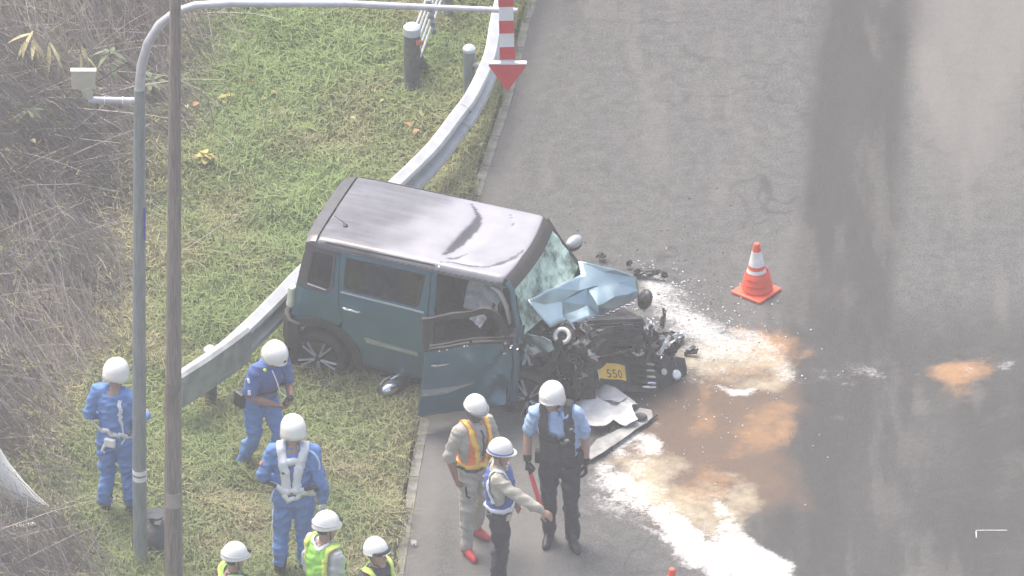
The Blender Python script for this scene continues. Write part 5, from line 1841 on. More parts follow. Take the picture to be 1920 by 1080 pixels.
def person(label, loc, heading, scale=1.0, J=None, head=(0, 0), toes=(8, -8), curl=(.35, .35), palm=None, hdir=None, skin=None, shirt=m_blue_u, sleeve='long', trousers=m_blue_u,
           shoe=m_boot, shoe_h=.20, gloves=(None, None), helmet='police', fat=1.0, seed=0, hair=True, face_cover=None, hpos=None, group=None):
    j = {k: Vector(v) for k, v in REST.items()}
    for k, v in (J or {}).items():
        j[k] = Vector(v)
    skin = skin or m_skin
    ax = (j['shL'] - j['shR']).normalized()                  # shoulder line
    hipax = (j['hipL'] - j['hipR']).normalized()
    hc = Vector(hpos) if hpos else j['neck'] + Vector((0, -.020, .115))
    yaw, pitch = head
    HR = Euler((0, 0, R(yaw))).to_matrix() @ Euler((R(pitch), 0, 0)).to_matrix()     # pitch > 0 looks down

    def torso(mb, g, low=True, neck=True):
        rings = []
        spec = [(j['pelvis'] + Vector((0, .005, -.075)), .135, .100, hipax), (j['pelvis'], .162 * fat, .118 * fat, hipax), (j['waist'], .148 * fat, .112 * fat, (hipax + ax).normalized()),
                ((j['waist'] + j['chest']) / 2, .158 * fat, .118 * fat, ax), (j['chest'], .172 * fat, .124 * fat, ax), (j['chest'].lerp(j['collar'], .55), .172, .116, ax), (j['collar'], .125, .085, ax), (j['neck'] + Vector((0, 0, -.01)), .062, .060, ax)]
        if not low:
            spec = spec[1:]
        if not neck:
            spec = spec[:-1]
        for i, (c, a, b, u) in enumerate(spec):
            t = (spec[min(i + 1, len(spec) - 1)][0] - spec[max(i - 1, 0)][0]).normalized()
            u = (u - t * u.dot(t)).normalized()
            w_ = t.cross(u)
            rings.append([c + u * ((a + g) * math.cos(2 * PI * k / 20)) + w_ * ((b + g) * math.sin(2 * PI * k / 20)) for k in range(20)])
        mb.rings(rings)

    def legp(mb, sd, g, cut=0.0):
        h_, k_, a_ = j['hip' + sd], j['kn' + sd], j['an' + sd]
        kn2 = k_.lerp(a_, .35) + Vector((0, .018, 0))
        end = k_.lerp(a_, 1 - cut)
        mb.tube([h_ + Vector((0, 0, .03)), h_.lerp(k_, .35), h_.lerp(k_, .75), k_, kn2, k_.lerp(a_, .75), end], [.088 + g, .084 + g, .066 + g, .058 + g, .057 + g, .045 + g * 1.25, .040 + g * 1.5], 14, rnd=True, ref=(1, 0, 0))

    def armp(mb, sd, g, t1=1.0, t0=0.0):
        s_, e_, w_ = j['sh' + sd], j['el' + sd], j['wr' + sd]
        pts, rad = [s_, s_.lerp(e_, .5), e_], [.056 + g, .050 + g, .043 + g]
        if t1 > .5:
            f = (t1 - .5) * 2
            pts += [e_.lerp(w_, .4 * f), e_.lerp(w_, f)]
            rad += [.043 + g, (.030 if f > .9 else .038) + g * 1.15]
        else:
            f = t1 * 2
            pts, rad = [s_, s_.lerp(e_, .5 * f), s_.lerp(e_, f)], [.056 + g, .054 + g * 1.1, .050 + g * 1.3]
        mb.tube(pts, rad, 12, rnd=True)
        mb.tube([j['collar'].lerp(s_, .35), s_], [.060 + g, .058 + g], 12, rnd=True)

    def foot(mb, sd, toe, g=0.0):
        a_ = j['an' + sd]
        t = Euler((0, 0, R(toe))).to_matrix() @ Vector((0, -1, 0))
        z0 = a_.z - .085
        heel = Vector((a_.x, a_.y, z0 + .040)) - t * .055
        ball = Vector((a_.x, a_.y, z0 + .034)) + t * .115
        tip = Vector((a_.x, a_.y, z0 + .028)) + t * .175
        mb.tube([heel, a_.lerp(heel, .5) + t * .03 + Vector((0, 0, -.005)), ball, tip], [.036 + g, .044 + g, .044 + g, .028 + g], 12, flat=.85, ref=(0, 0, 1), rnd=True)
        mb.tube([Vector((a_.x, a_.y, z0 + .05)), a_, a_ + Vector((0, 0, .05))], [.036 + g, .040 + g, .042 + g], 10, rnd=True)

    # ---- body: one continuous surface
    mb = MB()
    torso(mb, 0)
    for sd in 'LR':
        legp(mb, sd, 0)
        armp(mb, sd, 0)
        foot(mb, sd, toes[0] if sd == 'L' else toes[1])
    mb.tube([j['collar'] + Vector((0, .005, -.02)), j['neck'], hc + HR @ Vector((0, .015, -.03))], [.062, .054, .056], 12, rnd=True)
    mb.ell(hc + HR @ Vector((0, .012, .03)), (.076, .096, .092), HR.to_euler(), 18, 12)
    mb.tube([hc + HR @ Vector((0, -.015, .0)), hc + HR @ Vector((0, -.035, -.055)), hc + HR @ Vector((0, -.050, -.085))], [.066, .056, .038], 14, rnd=True)
    mb.tube([hc + HR @ Vector((0, -.082, .025)), hc + HR @ Vector((0, -.108, -.012)), hc + HR @ Vector((0, -.090, -.020))], [.010, .015, .012], 8, rnd=True)
    mb.tube([hc + HR @ Vector((-.045, -.072, .042)), hc + HR @ Vector((0, -.088, .044)), hc + HR @ Vector((.045, -.072, .042))], [.012, .012, .012], 8, rnd=True)
    mb.tube([hc + HR @ Vector((-.022, -.083, -.050)), hc + HR @ Vector((0, -.092, -.050)), hc + HR @ Vector((.022, -.083, -.050))], [.008, .010, .008], 8, rnd=True)
    for s_ in (-1, 1):
        mb.tube([hc + HR @ Vector((s_ * .078, .012, .03)), hc + HR @ Vector((s_ * .084, .018, .0)), hc + HR @ Vector((s_ * .076, .010, -.028))], [.014, .016, .010], 8, flat=.6, rnd=True)
    grips = {}
    for q, sd in enumerate('LR'):
        d = j['wr' + sd] - j['el' + sd]
        if hdir and hdir[q]:
            d = Vector(hdir[q])
        pn = Vector(palm[q]) if palm and palm[q] else Vector((-1 if sd == 'L' else 1, 0, 0))
        grips[sd] = hand(mb, j['wr' + sd], d, pn, curl[q], sd == 'L')
    me = remesh(mb, 'person', .0072, 2)
    me.materials.append(skin)
    P = bpy.data.objects.new('person', me)
    COL.objects.link(P)
    P.location = loc
    P.rotation_euler = (0, 0, R(heading))
    P.scale = (scale,) * 3
    tag(P, label, 'person', group)

    # ---- clothes
    mb = MB()
    torso(mb, .016, low=True, neck=False)
    for sd in 'LR':
        armp(mb, sd, .015, .97 if sleeve == 'long' else .40 if sleeve == 'short' else .62)
    mb.tube([j['collar'], j['neck'] + Vector((0, .004, -.012))], [.085, .068], 14)
    sm = remesh(mb, 'shirt', .0115, 3, .015, seed)
    so_ = link('shirt', sm, shirt, P)
    mb = MB()
    rings = []
    for c, a, b in ((j['waist'] + Vector((0, 0, -.03)), .158 * fat, .122 * fat), (j['pelvis'] + Vector((0, 0, .02)), .172 * fat, .128 * fat), (j['pelvis'] + Vector((0, .01, -.07)), .165, .122), (j['pelvis'] + Vector((0, .005, -.12)), .10, .085)):
        rings.append([c + hipax * (a * math.cos(2 * PI * k / 20)) + Vector((0, 0, 1)).cross(hipax) * (b * math.sin(2 * PI * k / 20)) for k in range(20)])
    mb.rings(rings)
    for sd in 'LR':
        legp(mb, sd, .016, .06 if shoe_h < .25 else .42)
    tm = remesh(mb, 'trousers', .0120, 3, .017, seed + 4)
    to_ = link('trousers', tm, trousers, P)
    for q, sd in enumerate('LR'):
        mb = MB()
        foot(mb, sd, toes[q], .010)
        a_, k_ = j['an' + sd], j['kn' + sd]
        up = (k_ - a_).normalized()
        f = max(0, shoe_h - .085)
        if f > .02:
            mb.tube([a_ - up * .02, a_ + up * f * .6, a_ + up * f], [.052, .060, .068], 12)
        link('boot' if shoe_h > .12 else 'shoe', remesh(mb, 'boot', .010, 2), shoe, P)
        if gloves[q]:
            mb = MB()
            d = Vector(hdir[q]) if hdir and hdir[q] else j['wr' + sd] - j['el' + sd]
            pn = Vector(palm[q]) if palm and palm[q] else Vector((-1 if sd == 'L' else 1, 0, 0))
            hand(mb, j['wr' + sd], d, pn, curl[q], sd == 'L', grow=.0028)
            b_ = (j['el' + sd] - j['wr' + sd]).normalized()
            mb.tube([j['wr' + sd] - b_ * .01, j['wr' + sd] + b_ * .05], [.038, .042], 12)
            link('glove', remesh(mb, 'glove', .0062, 1), gloves[q], P)
    for s_ in (-1, 1):
        MB().ell(hc + HR @ Vector((s_ * .031, -.084, .026)), (.011, .006, .0065), HR.to_euler(), 8, 6).build('eye', m_eye, P, True)
    if hair:
        MB().ell(hc + HR @ Vector((0, .030, .028)), (.083, .086, .085), HR.to_euler(), 16, 10).build('hair', m_hair, P, True)
    # ---- helmet
    hm = None
    if helmet:
        n, m = 36, 12
        V, F = [], []
        for i in range(m + 1):
            for k in range(n):
                a = 2 * PI * k / n                       # 0 = left, -90 deg = front
                fx, fy = math.cos(a), math.sin(a)
                front = max(0, -fy)
                ear = abs(fx) ** 4
                if helmet == 'police':
                    rim = -.030 - .055 * ear * (1 if fy > -.55 else .3) - .040 * max(0, fy) + .030 * front ** 2
                    rx, ry, rz = .119, .138, .129
                else:
                    rim = -.005 + .006 * front - .018 * max(0, fy)
                    rx, ry, rz = .111, .129, .140
                t = i / m
                phi = t * PI / 2
                r_ = math.sin(phi)
                z = rz * math.cos(phi)
                p = Vector((fx * rx * r_, fy * ry * r_, z))
                if t == 1:
                    pass
                V.append((p, rim, fx, fy, front))
        pts = []
        for (p, rim, fx, fy, front) in V:
            pts.append(p)
        base_i = m * n
        extra = []
        for k in range(n):
            p, rim, fx, fy, front = V[base_i + k]
            extra.append(Vector((p.x * 1.015, p.y * 1.015, rim * .5)))
        extra2 = []
        for k in range(n):
            p, rim, fx, fy, front = V[base_i + k]
            fl = 1.03
            ext = 0.0
            if helmet == 'police':
                fl = 1.03 + .03 * abs(fx) ** 3
                ext = .012 * front ** 2
            elif helmet == 'work':
                fl = 1.035
                ext = .022 * front ** 3
            elif helmet == 'brim':
                fl = 1.10
                ext = .030 * front ** 2
            extra2.append(Vector((p.x * fl, p.y * fl - ext, rim)))
        pts = pts + extra + extra2
        rows = m + 3
        for i in range(rows - 1):
            for k in range(n):
                a, b = i * n + k, i * n + (k + 1) % n
                F.append((a, a + n, b + n, b))
        ho = hc + HR @ Vector((0, .014, .045))
        tilt = HR @ Euler((R(-4), 0, 0)).to_matrix()
        me = bpy.data.meshes.new('helmet')
        me.from_pydata([ho + tilt @ p for p in pts], [], F)
        me.shade_smooth()
        hm = link('helmet', me, m_helm, P)
        s = hm.modifiers.new('thickness', 'SOLIDIFY')
        s.thickness = .008
        s.offset = -1
        hm['_f'] = 0
        del hm['_f']
        frame = (ho, tilt)
        b_ = MB()
        for s_ in (-1, 1):
            b_.tube([ho + tilt @ Vector((s_ * .098, .0, -.03)), hc + HR @ Vector((s_ * .080, -.02, -.06)), hc + HR @ Vector((0, -.050, -.128))], .006, 6)
        b_.build('chin_strap', m_dcloth, hm, True)
    else:
        frame = None
    return dict(P=P, j=j, shirt=so_, sm=sm, tm=tm, trousers=to_, hc=hc, HR=HR, helm=hm, hf=frame, bvh=BVHTree.FromObject(so_, bpy.context.evaluated_depsgraph_get()) if False else bvh_of(sm), tb=bvh_of(tm), grips=grips, ax=ax)


def bvh_of(me):
    n = len(me.vertices)
    co = np.empty(n * 3, np.float32)
    me.vertices.foreach_get('co', co)
    return BVHTree.FromPolygons([tuple(c) for c in co.reshape(-1, 3).tolist()], [tuple(p.vertices) for p in me.polygons])


def torso_sel(d, z0, z1, pad=.0):
    """verts of the shirt that belong to the trunk, between heights"""
    j = d['j']

    def f(co):
        A = {k: np.array(v) for k, v in j.items()}
        dt = np.minimum(seg_d(co, A['pelvis'], A['chest'])[0] - .135, seg_d(co, A['chest'], A['collar'])[0] - .12)
        da = np.full(len(co), 9.0)
        for sd in 'LR':
            da = np.minimum(da, seg_d(co, A['sh' + sd], A['el' + sd])[0] - .060)
            da = np.minimum(da, seg_d(co, A['el' + sd], A['wr' + sd])[0] - .050)
        ax = np.array(d['ax'])
        lat = np.abs((co - A['collar']) @ ax)
        ok = (dt < da + pad) & (lat < .165)
        return ok & (co[:, 2] > z0) & (co[:, 2] < z1)
    return f


def lat_front(d, co):
    j = d['j']
    A = {k: np.array(v) for k, v in j.items()}
    sp = A['collar'] - A['pelvis']
    t = np.clip(((co - A['pelvis']) @ sp) / (sp @ sp), 0, 1.1)
    c = A['pelvis'] + t[:, None] * sp
    ax = np.array(d['ax'])
    lat = (co - c) @ ax
    fr = np.cross(ax, sp / np.linalg.norm(sp))               # points backwards
    return lat, -((co - c) @ fr), t


def add_emblem(d, mat_, pos=(0, -.133, .055), r=.016):
    ho, tl = d['hf']
    c = ho + tl @ Vector(pos)
    nrm = (tl @ Vector(pos)).normalized()
    q = nrm.to_track_quat('Z', 'Y').to_matrix()
    mb = MB()
    st = [(r * (1 if k % 2 == 0 else .5) * math.cos(2 * PI * k / 10), r * (1 if k % 2 == 0 else .5) * math.sin(2 * PI * k / 10)) for k in range(10)]
    mb.prism(st, -.010, .004, Matrix.Translation(c) @ q.to_4x4())
    return mb.build('emblem', mat_, d['helm'])


def add_lamp(d):
    ho, tl = d['hf']
    mb = MB()
    mb.tube([ho + tl @ Vector((0, -.118, .035)), ho + tl @ Vector((0, -.158, .026))], [.026, .022], 12)
    o = mb.build('headlamp', m_boot, d['helm'], True)
    MB().tube([ho + tl @ Vector((.113 * math.cos(a), .131 * math.sin(a), .028)) for a in [2 * PI * k / 24 for k in range(25)]], .006, 6).build('lamp_strap', m_greyc, d['helm'], True)
    return o


def belt(d, mat_, z=.0, w=.05, name='belt', off=.012, tilt=0.0):
    j = d['j']
    c = j['waist'].lerp(j['pelvis'], .45) + Vector((0, 0, z))
    u = (j['hipL'] - j['hipR']).normalized()
    v = Vector((0, 0, 1)).cross(u)
    pts = []
    for k in range(13):
        a = 2 * PI * k / 12
        pts.append(c + u * (.26 * math.cos(a)) + v * (.22 * math.sin(a)) + Vector((0, 0, tilt * math.cos(a))))
    mb_ = bvh_merge(d)
    return strip(mb_, pts, w, name, mat_, d['P'], off, 48)


def bvh_merge(d):
    if 'bm' not in d:
        V, F = [], []
        for me in (d['sm'], d['tm']):
            n = len(me.vertices)
            co = np.empty(n * 3, np.float32)
            me.vertices.foreach_get('co', co)
            o = len(V)
            V += [tuple(c) for c in co.reshape(-1, 3).tolist()]
            F += [tuple(i + o for i in p.vertices) for p in me.polygons]
        d['bm'] = BVHTree.FromPolygons(V, F)
    return d['bm']


def feet_at(px, py, dz=0.0):
    p = at(px, py, dz)
    return (p.x, p.y, dz)


# A ---------------------------------------------------------------- officer seen from behind, far left
dA = person('officer in blue coveralls seen from behind at far left beside the grey pole', (-3.79, -4.46, .02), 158, 1.02,
            J=dict(elL=(.255, .06, 1.16), wrL=(.15, -.16, 1.06), elR=(-.235, .02, 1.15), wrR=(-.20, -.24, 1.08), knL=(.11, -.03, .50), anL=(.125, .03, .085), knR=(-.10, -.05, .50), anR=(-.11, -.10, .085)),
            head=(-12, 14), shoe_h=.30, seed=1, curl=(.5, .5), palm=((-1, 0, -.3), (1, 0, -.2)))
belt(dA, m_beltw, .03, .045, tilt=.02)
c_ = dA['j']['pelvis']
MB().box((.0, .155, .955), (.11, .05, .085), Euler((.1, 0, .05))).build('belt_pouch', m_beltw, dA['P'], bevel=.012)
MB().tube([(.045, .155, .94), (.075, .17, .86), (.05, .165, .84)], [.016, .014, .010], 8).build('holster_loop', m_beltw, dA['P'], True)
strip(dA['bvh'], [(-.10, .16, 1.42), (-.115, .17, 1.36), (-.125, .18, 1.24), (-.14, .17, 1.18)], .034, 'shoulder_strap', m_refl, dA['P'], .010, 18)
MB().tube([(-.13, .165, 1.18), (-.145, .17, 1.10), (-.15, .155, 1.02), (-.12, .16, .97)], .008, 6).build('lanyard', m_beltw, dA['P'], True)

# B ---------------------------------------------------------------- officer with bare forearms looking down at his hands
dB = person('officer in short sleeved blue shirt looking down at a black device by the guardrail', (-2.395, -3.61, .02), 38, .965,
            J=dict(pelvis=(0, .07, .90), waist=(0, .03, 1.03), chest=(0, -.05, 1.20), collar=(0, -.11, 1.35), neck=(0, -.145, 1.40), shL=(.178, -.09, 1.325), shR=(-.178, -.09, 1.325),
                   elL=(.235, -.12, 1.06), wrL=(.10, -.32, 1.045), elR=(-.245, -.09, 1.05), wrR=(-.065, -.285, .985), hipL=(.09, .07, .88), hipR=(-.09, .07, .88),
                   knL=(.10, -.14, .52), anL=(.10, .02, .085), knR=(-.09, .03, .47), anR=(-.12, .22, .10)),
            head=(4, 42), hpos=(0, -.195, 1.49), sleeve='short', skin=m_skin_d, shirt=m_blue_d, trousers=m_blue_u, shoe_h=.15, seed=2, curl=(.55, .55), palm=((-.6, .5, .2), (.5, .5, .6)), toes=(5, -12))
add_emblem(dB, m_boot, (0, -.135, .050), .017)
ph = MB().box((.03, -.37, 1.04), (.075, .05, .13), Euler((.5, .2, .1))).build('camera', m_black, None, bevel=.008)
ph.location, ph.rotation_euler, ph.scale = dB['P'].location, dB['P'].rotation_euler, dB['P'].scale
tag(ph, 'small black device held in both hands by the officer in short sleeves', 'camera')
MB().tube([tuple(v) for v in catmull([(-.06, -.23, 1.36), (-.045, -.285, 1.25), (-.02, -.31, 1.13), (.02, -.36, 1.08)], 4)], .007, 6).build('neck_strap', m_refl, dB['P'], True)
MB().tube([tuple(v) for v in catmull([(.055, -.23, 1.36), (.06, -.275, 1.25), (.05, -.32, 1.13), (.03, -.36, 1.08)], 4)], .006, 6).build('neck_strap', m_dcloth, dB['P'], True)
strip(dB['bvh'], [(-.26, -.10, 1.28), (-.27, -.125, 1.235)], .026, 'shoulder_patch', m_refl, dB['P'], .006, 6)
strip(dB['bvh'], [(-.27, -.13, 1.16), (-.28, -.14, 1.11)], .03, 'sleeve_band', m_refl, dB['P'], .006, 6)
l_, n_, _, _ = dB['bvh'].find_nearest(Vector((-.13, -.22, 1.34)))
MB().ell(l_ + n_ * .006, (.020, .020, .02), None, 12, 8).build('lime_badge', mat('lime_badge', (.62, .85, .08), .4), dB['P'], True)
belt(dB, m_navy, .03, .04)
MB().box((-.215, .10, .93), (.08, .13, .17), Euler((.1, 0, .1))).build('belt_bag', m_boot, dB['P'], bevel=.02)
strip(dB['tb'], [(.2, .06, .84), (.2, -.04, .68), (.18, -.12, .50), (.18, -.03, .30), (.17, .02, .16)], .016, 'trouser_stripe', m_lblue, dB['P'], .004, 24)

# C ---------------------------------------------------------------- officer in white harness, back view
dC = person('officer in blue coveralls with white reflective harness seen from behind', (-2.08, -5.55, .02), 176, 1.035,
            J=dict(elL=(.285, .05, 1.15), wrL=(.20, -.15, 1.02), elR=(-.255, .07, 1.14), wrR=(-.275, .02, .90), knL=(.12, -.02, .50), anL=(.13, .02, .085), knR=(-.09, -.05, .50), anR=(-.10, -.06, .085)),
            head=(12, 8), shoe_h=.28, seed=3, gloves=(m_glove_w, m_glove_w), curl=(.6, .5))
for s_ in (-1, 1):
    strip(dC['bvh'], [(s_ * .10, -.10, 1.44), (s_ * .105, .02, 1.475), (s_ * .098, .13, 1.40), (s_ * .075, .17, 1.28), (s_ * .06, .17, 1.14), (s_ * .055, .165, 1.055)], .088, 'harness_strap', m_refl, dC['P'], .016, 40)
strip(dC['bvh'], [(.085, .16, 1.365), (0, .18, 1.372), (-.085, .16, 1.365)], .075, 'harness_yoke', m_refl, dC['P'], .013, 14)
strip(dC['bvh'], [(.20, .06, 1.085), (.10, .19, 1.065), (0, .2, 1.055), (-.10, .19, 1.065), (-.20, .06, 1.085)], .066, 'waist_band', m_refl, dC['P'], .018, 26)
belt(dC, m_dcloth, .055, .05)
strip(bvh_merge(dC), [(.10, .2, .985), (0, .21, .985), (-.12, .19, 1.005), (-.19, .1, 1.03)], .058, 'belt', m_beltw, dC['P'], .022, 20)
MB().tube([tuple(v) for v in catmull([(-.13, .06, 1.46), (-.20, .08, 1.43), (-.245, .10, 1.36), (-.25, .11, 1.28)], 4)], .011, 6).build('aiguillette', mat('pale_blue_cord', (.45, .62, .80), .6), dC['P'], True)
strip(dC['bvh'], [(.285, .06, 1.31), (.295, .06, 1.28)], .03, 'arm_badge', m_orange, dC['P'], .006, 4)
strip(dC['tb'], [(.19, .04, .86), (.20, .04, .70), (.20, .0, .50), (.20, .03, .30), (.2, .03, .2)], .020, 'trouser_stripe', m_refl, dC['P'], .004, 30)
MB().box((-.255, .035, .965), (.05, .07, .13), Euler((.1, .1, 0))).build('holster', m_boot, dC['P'], bevel=.012)
MB().tube([(.17, .03, 1.0), (.20, .05, .93), (.21, .04, .86)], [.012, .014, .010], 6).build('baton_loop', m_beltw, dC['P'], True)


def lime_vest(d, tape=True, z0=.92):
    ts = torso_sel(d, z0, 1.50, .02)

    def sel(co):
        lat, back, t = lat_front(d, co)
        neck = (t > .80) & (np.abs(lat) < .075 * np.clip((t - .72) / .25, 0, 1.2) + .012) & (back < .02)
        nk2 = np.linalg.norm(co - np.array(d['j']['neck']), axis=1) < .095
        return ts(co) & ~neck & ~nk2
    return shell(d['sm'], 'vest', sel, .012, m_lime, d['P'], .008)


# D, E, F ---------------------------------------------------------- three workers at the bottom edge
dD = person('worker in white helmet and lime vest, lowest at bottom left of the group', (-2.61, -7.74, .0), 112, 1.0, shirt=m_dcloth, trousers=m_navy, helmet='work', seed=5, head=(0, 10))
v_ = lime_vest(dD)
add_lamp(dD)
strip(dD['bvh'], [(.15, .02, 1.45), (.12, .10, 1.43), (.0, .14, 1.40), (-.12, .10, 1.43), (-.15, .02, 1.45)], .05, 'yellow_tape', m_yel, dD['P'], .026, 24)
dE = person('worker in lime vest over grey long sleeves with white helmet, back turned', (-1.755, -7.30, .0), 128, 1.04, shirt=m_greyc, trousers=m_navy, helmet='work', seed=6, head=(-14, 10), fat=1.08)
lime_vest(dE)
add_lamp(dE)
for s_ in (-1, 1):
    strip(dE['bvh'], [(s_ * .15, -.08, 1.30), (s_ * .145, -.03, 1.44), (s_ * .145, .05, 1.455), (s_ * .15, .12, 1.36), (s_ * .155, .13, 1.24), (s_ * .15, .13, 1.05)], .045, 'yellow_tape', m_yel, dE['P'], .026, 40)
strip(dE['bvh'], [(.10, .03, 1.47), (.06, .10, 1.47), (.0, .12, 1.465), (-.06, .10, 1.47), (-.10, .03, 1.47)], .030, 'collar_trim', m_refl, dE['P'], .026, 20)
dF = person('worker in white helmet with dark goggles and lime vest facing right at bottom edge', (-1.275, -7.65, .0), 52, 1.0, shirt=m_dcloth, trousers=m_navy, helmet='work', seed=7, head=(0, -4))
lime_vest(dF)
ho, tl = dF['hf']
gg = MB()
gg.tube([ho + tl @ Vector((.115 * math.cos(a), .136 * math.sin(a), .010)) for a in [R(-160 + 140 * k / 14) for k in range(15)]], [.010] + [.022] * 13 + [.010], 8, flat=.6)
gg.build('goggles', m_boot, dF['helm'], True)
strip(dF['bvh'], [(.14, .02, 1.46), (.12, -.08, 1.42), (.10, -.15, 1.30), (.09, -.16, 1.15)], .05, 'yellow_tape', m_yel, dF['P'], .026, 24)
strip(dF['bvh'], [(-.14, .02, 1.46), (-.12, -.08, 1.42), (-.10, -.15, 1.30), (-.09, -.16, 1.15)], .05, 'yellow_tape', m_yel, dF['P'], .026, 24)

# G ---------------------------------------------------------------- orange vest
dG = person('man in beige work clothes with orange and yellow vest and red shoes', (-.36, -4.86, .0), 36, .945,
            J=dict(elR=(-.275, .06, 1.14), wrR=(-.245, -.02, .895), elL=(.24, -.02, 1.12), wrL=(.16, -.22, 1.02), knR=(-.13, -.07, .50), anR=(-.17, -.10, .085), knL=(.10, .0, .50), anL=(.13, .17, .085)),
            head=(6, 24), sleeve='rolled', skin=m_skin_d, shirt=m_beige, trousers=m_beige, shoe=m_redshoe, shoe_h=.13, helmet='work', seed=8, toes=(10, -10), curl=(.5, .6))
tsG = torso_sel(dG, .98, 1.5, .01)


def selG(co):
    lat, back, t = lat_front(dG, co)
    a = np.abs(lat)
    band = (a > .055 + .06 * np.clip(t, 0, 1) - .045) & (a < .135)
    waist = (co[:, 2] < 1.06)
    nk = np.linalg.norm(co - np.array(dG['j']['neck']), axis=1) < .085
    return tsG(co) & (band | waist) & ~nk


shell(dG['sm'], 'vest', selG, .010, m_orange, dG['P'], .006)
for s_ in (-1, 1):
    strip(dG['bvh'], [(s_ * .105, .13, 1.30), (s_ * .11, .06, 1.45), (s_ * .108, -.06, 1.44), (s_ * .10, -.15, 1.32), (s_ * .075, -.17, 1.18), (s_ * .055, -.17, 1.04)], .048, 'amber_tape', m_oyel, dG['P'], .020, 44)
strip(dG['bvh'], [(.19, .03, 1.03), (.13, -.14, 1.02), (.0, -.19, 1.015), (-.13, -.14, 1.02), (-.19, .03, 1.03), (-.12, .14, 1.03), (.0, .16, 1.03), (.12, .14, 1.03), (.19, .03, 1.03)], .045, 'amber_tape', m_oyel, dG['P'], .020, 56)
ho, tl = dG['hf']
MB().tube([ho + tl @ Vector((.118 * math.cos(a), .142 * math.sin(a), .012)) for a in [R(-165 + 150 * k / 14) for k in range(15)]], [.008] + [.019] * 13 + [.008], 8, flat=.6).build('goggles', mat('clear_goggles', (.34, .34, .33), .25), dG['helm'], True)
hc, HR = dG['hc'], dG['HR']
MB().tube([hc + HR @ Vector((0, -.030, -.01)), hc + HR @ Vector((0, -.045, -.06)), hc + HR @ Vector((0, -.048, -.095))], [.073, .066, .046], 14, rnd=True).build('face_mask', mat('grey_mask', (.07, .065, .065), .8), dG['P'], True)
strip(dG['bvh'], [(.012, -.13, 1.43), (.014, -.17, 1.30), (.012, -.18, 1.14)], .022, 'front_placket', m_dcloth, dG['P'], .008, 16)
belt(dG, m_dcloth, -.02, .035)
strip(dG['tb'], [(-.18, -.10, .80), (-.19, -.13, .72), (-.15, -.16, .70)], .02, 'pocket_flap', m_dcloth, dG['P'], .004, 10)

# H ---------------------------------------------------------------- pointing man
dH = person('man in blue vest with white trim pointing forward, back partly turned', (-.12, -5.68, .0), 86, .945,
            J=dict(elR=(-.235, -.22, 1.24), wrR=(-.225, -.44, 1.09), elL=(.22, .02, 1.14), wrL=(.20, -.12, .95), knL=(.09, -.02, .50), anL=(.10, .04, .085), knR=(-.09, -.03, .50), anR=(-.10, -.01, .085)),
            head=(-2, 12), shirt=m_beige2, trousers=m_navy, shoe_h=.11, helmet='brim', seed=9, curl=(.4, .25), palm=((-1, 0, 0), (.6, 0, -.8)))
tsH = torso_sel(dH, 1.0, 1.46, .0)
shell(dH['sm'], 'vest', lambda co: tsH(co) & ~(np.linalg.norm(co - np.array(dH['j']['neck']), axis=1) < .11), .009, m_vblue, dH['P'], .006)
for s_ in (-1, 1):
    strip(dH['bvh'], [(s_ * .15, -.12, 1.22), (s_ * .135, -.08, 1.40), (s_ * .13, .04, 1.455), (s_ * .145, .12, 1.36), (s_ * .165, .10, 1.22), (s_ * .18, .05, 1.12)], .040, 'white_trim', m_refl, dH['P'], .016, 44)
strip(dH['bvh'], [(.20, .03, 1.035), (.13, -.14, 1.03), (.0, -.19, 1.03), (-.13, -.14, 1.03), (-.20, .03, 1.035), (-.12, .14, 1.035), (.0, .16, 1.035), (.12, .14, 1.035), (.20, .03, 1.035)], .050, 'white_hem', m_refl, dH['P'], .018, 56)
for k in range(5):
    zc = 1.33 - k * .052
    strip(dH['bvh'], [(.020 - .035 * (k % 2), .18, zc), (-.030 - .01 * (k % 3), .18, zc - .012 * (k % 2))], .014, 'back_print', m_refl, dH['P'], .0175, 6, .001)
ho, tl = dH['hf']
MB().tube([ho + tl @ Vector((.113 * math.cos(a), .131 * math.sin(a), .004)) for a in [2 * PI * k / 30 for k in range(31)]], .011, 8, flat=.6).build('helmet_band', m_helm_b, dH['helm'], True)

# I ---------------------------------------------------------------- policeman in black vest
dI = person('policeman in light blue shirt and black vest facing the camera with red baton', (.46, -4.80, .0), -4, 1.035,
            hpos=(-.075, -.035, 1.565), J=dict(chest=(-.02, -.005, 1.27), collar=(-.035, .005, 1.42), neck=(-.045, -.005, 1.475), shL=(.142, .005, 1.395), shR=(-.214, .005, 1.395), elR=(-.30, .05, 1.13), wrR=(-.300, -.03, .895), elL=(.228, .05, 1.125), wrL=(.240, -.03, .88), knL=(.105, -.03, .50), anL=(.115, -.03, .085), knR=(-.105, -.01, .50), anR=(-.10, .03, .085)),
            head=(-14, 17), sleeve='short', shirt=m_lblue, trousers=m_navy, shoe_h=.11, gloves=(m_glove_b, m_glove_b), helmet='police', seed=10, toes=(20, -8), curl=(.5, .85), fat=1.05, palm=((-1, -.2, 0), (1, -.25, 0)))
tsI = torso_sel(dI, .885, 1.5, .05)


def selI(co):
    lat, back, t = lat_front(dI, co)
    z = co[:, 2]
    scoop = (np.abs(lat) < .066) & (back < 0) & (z > 1.215 + .04 * (np.abs(lat) / .066) ** 3)
    nk = np.linalg.norm(co - np.array(dI['j']['neck']), axis=1) < .09
    return tsI(co) & ~scoop & ~nk & (np.abs(lat) < .150)


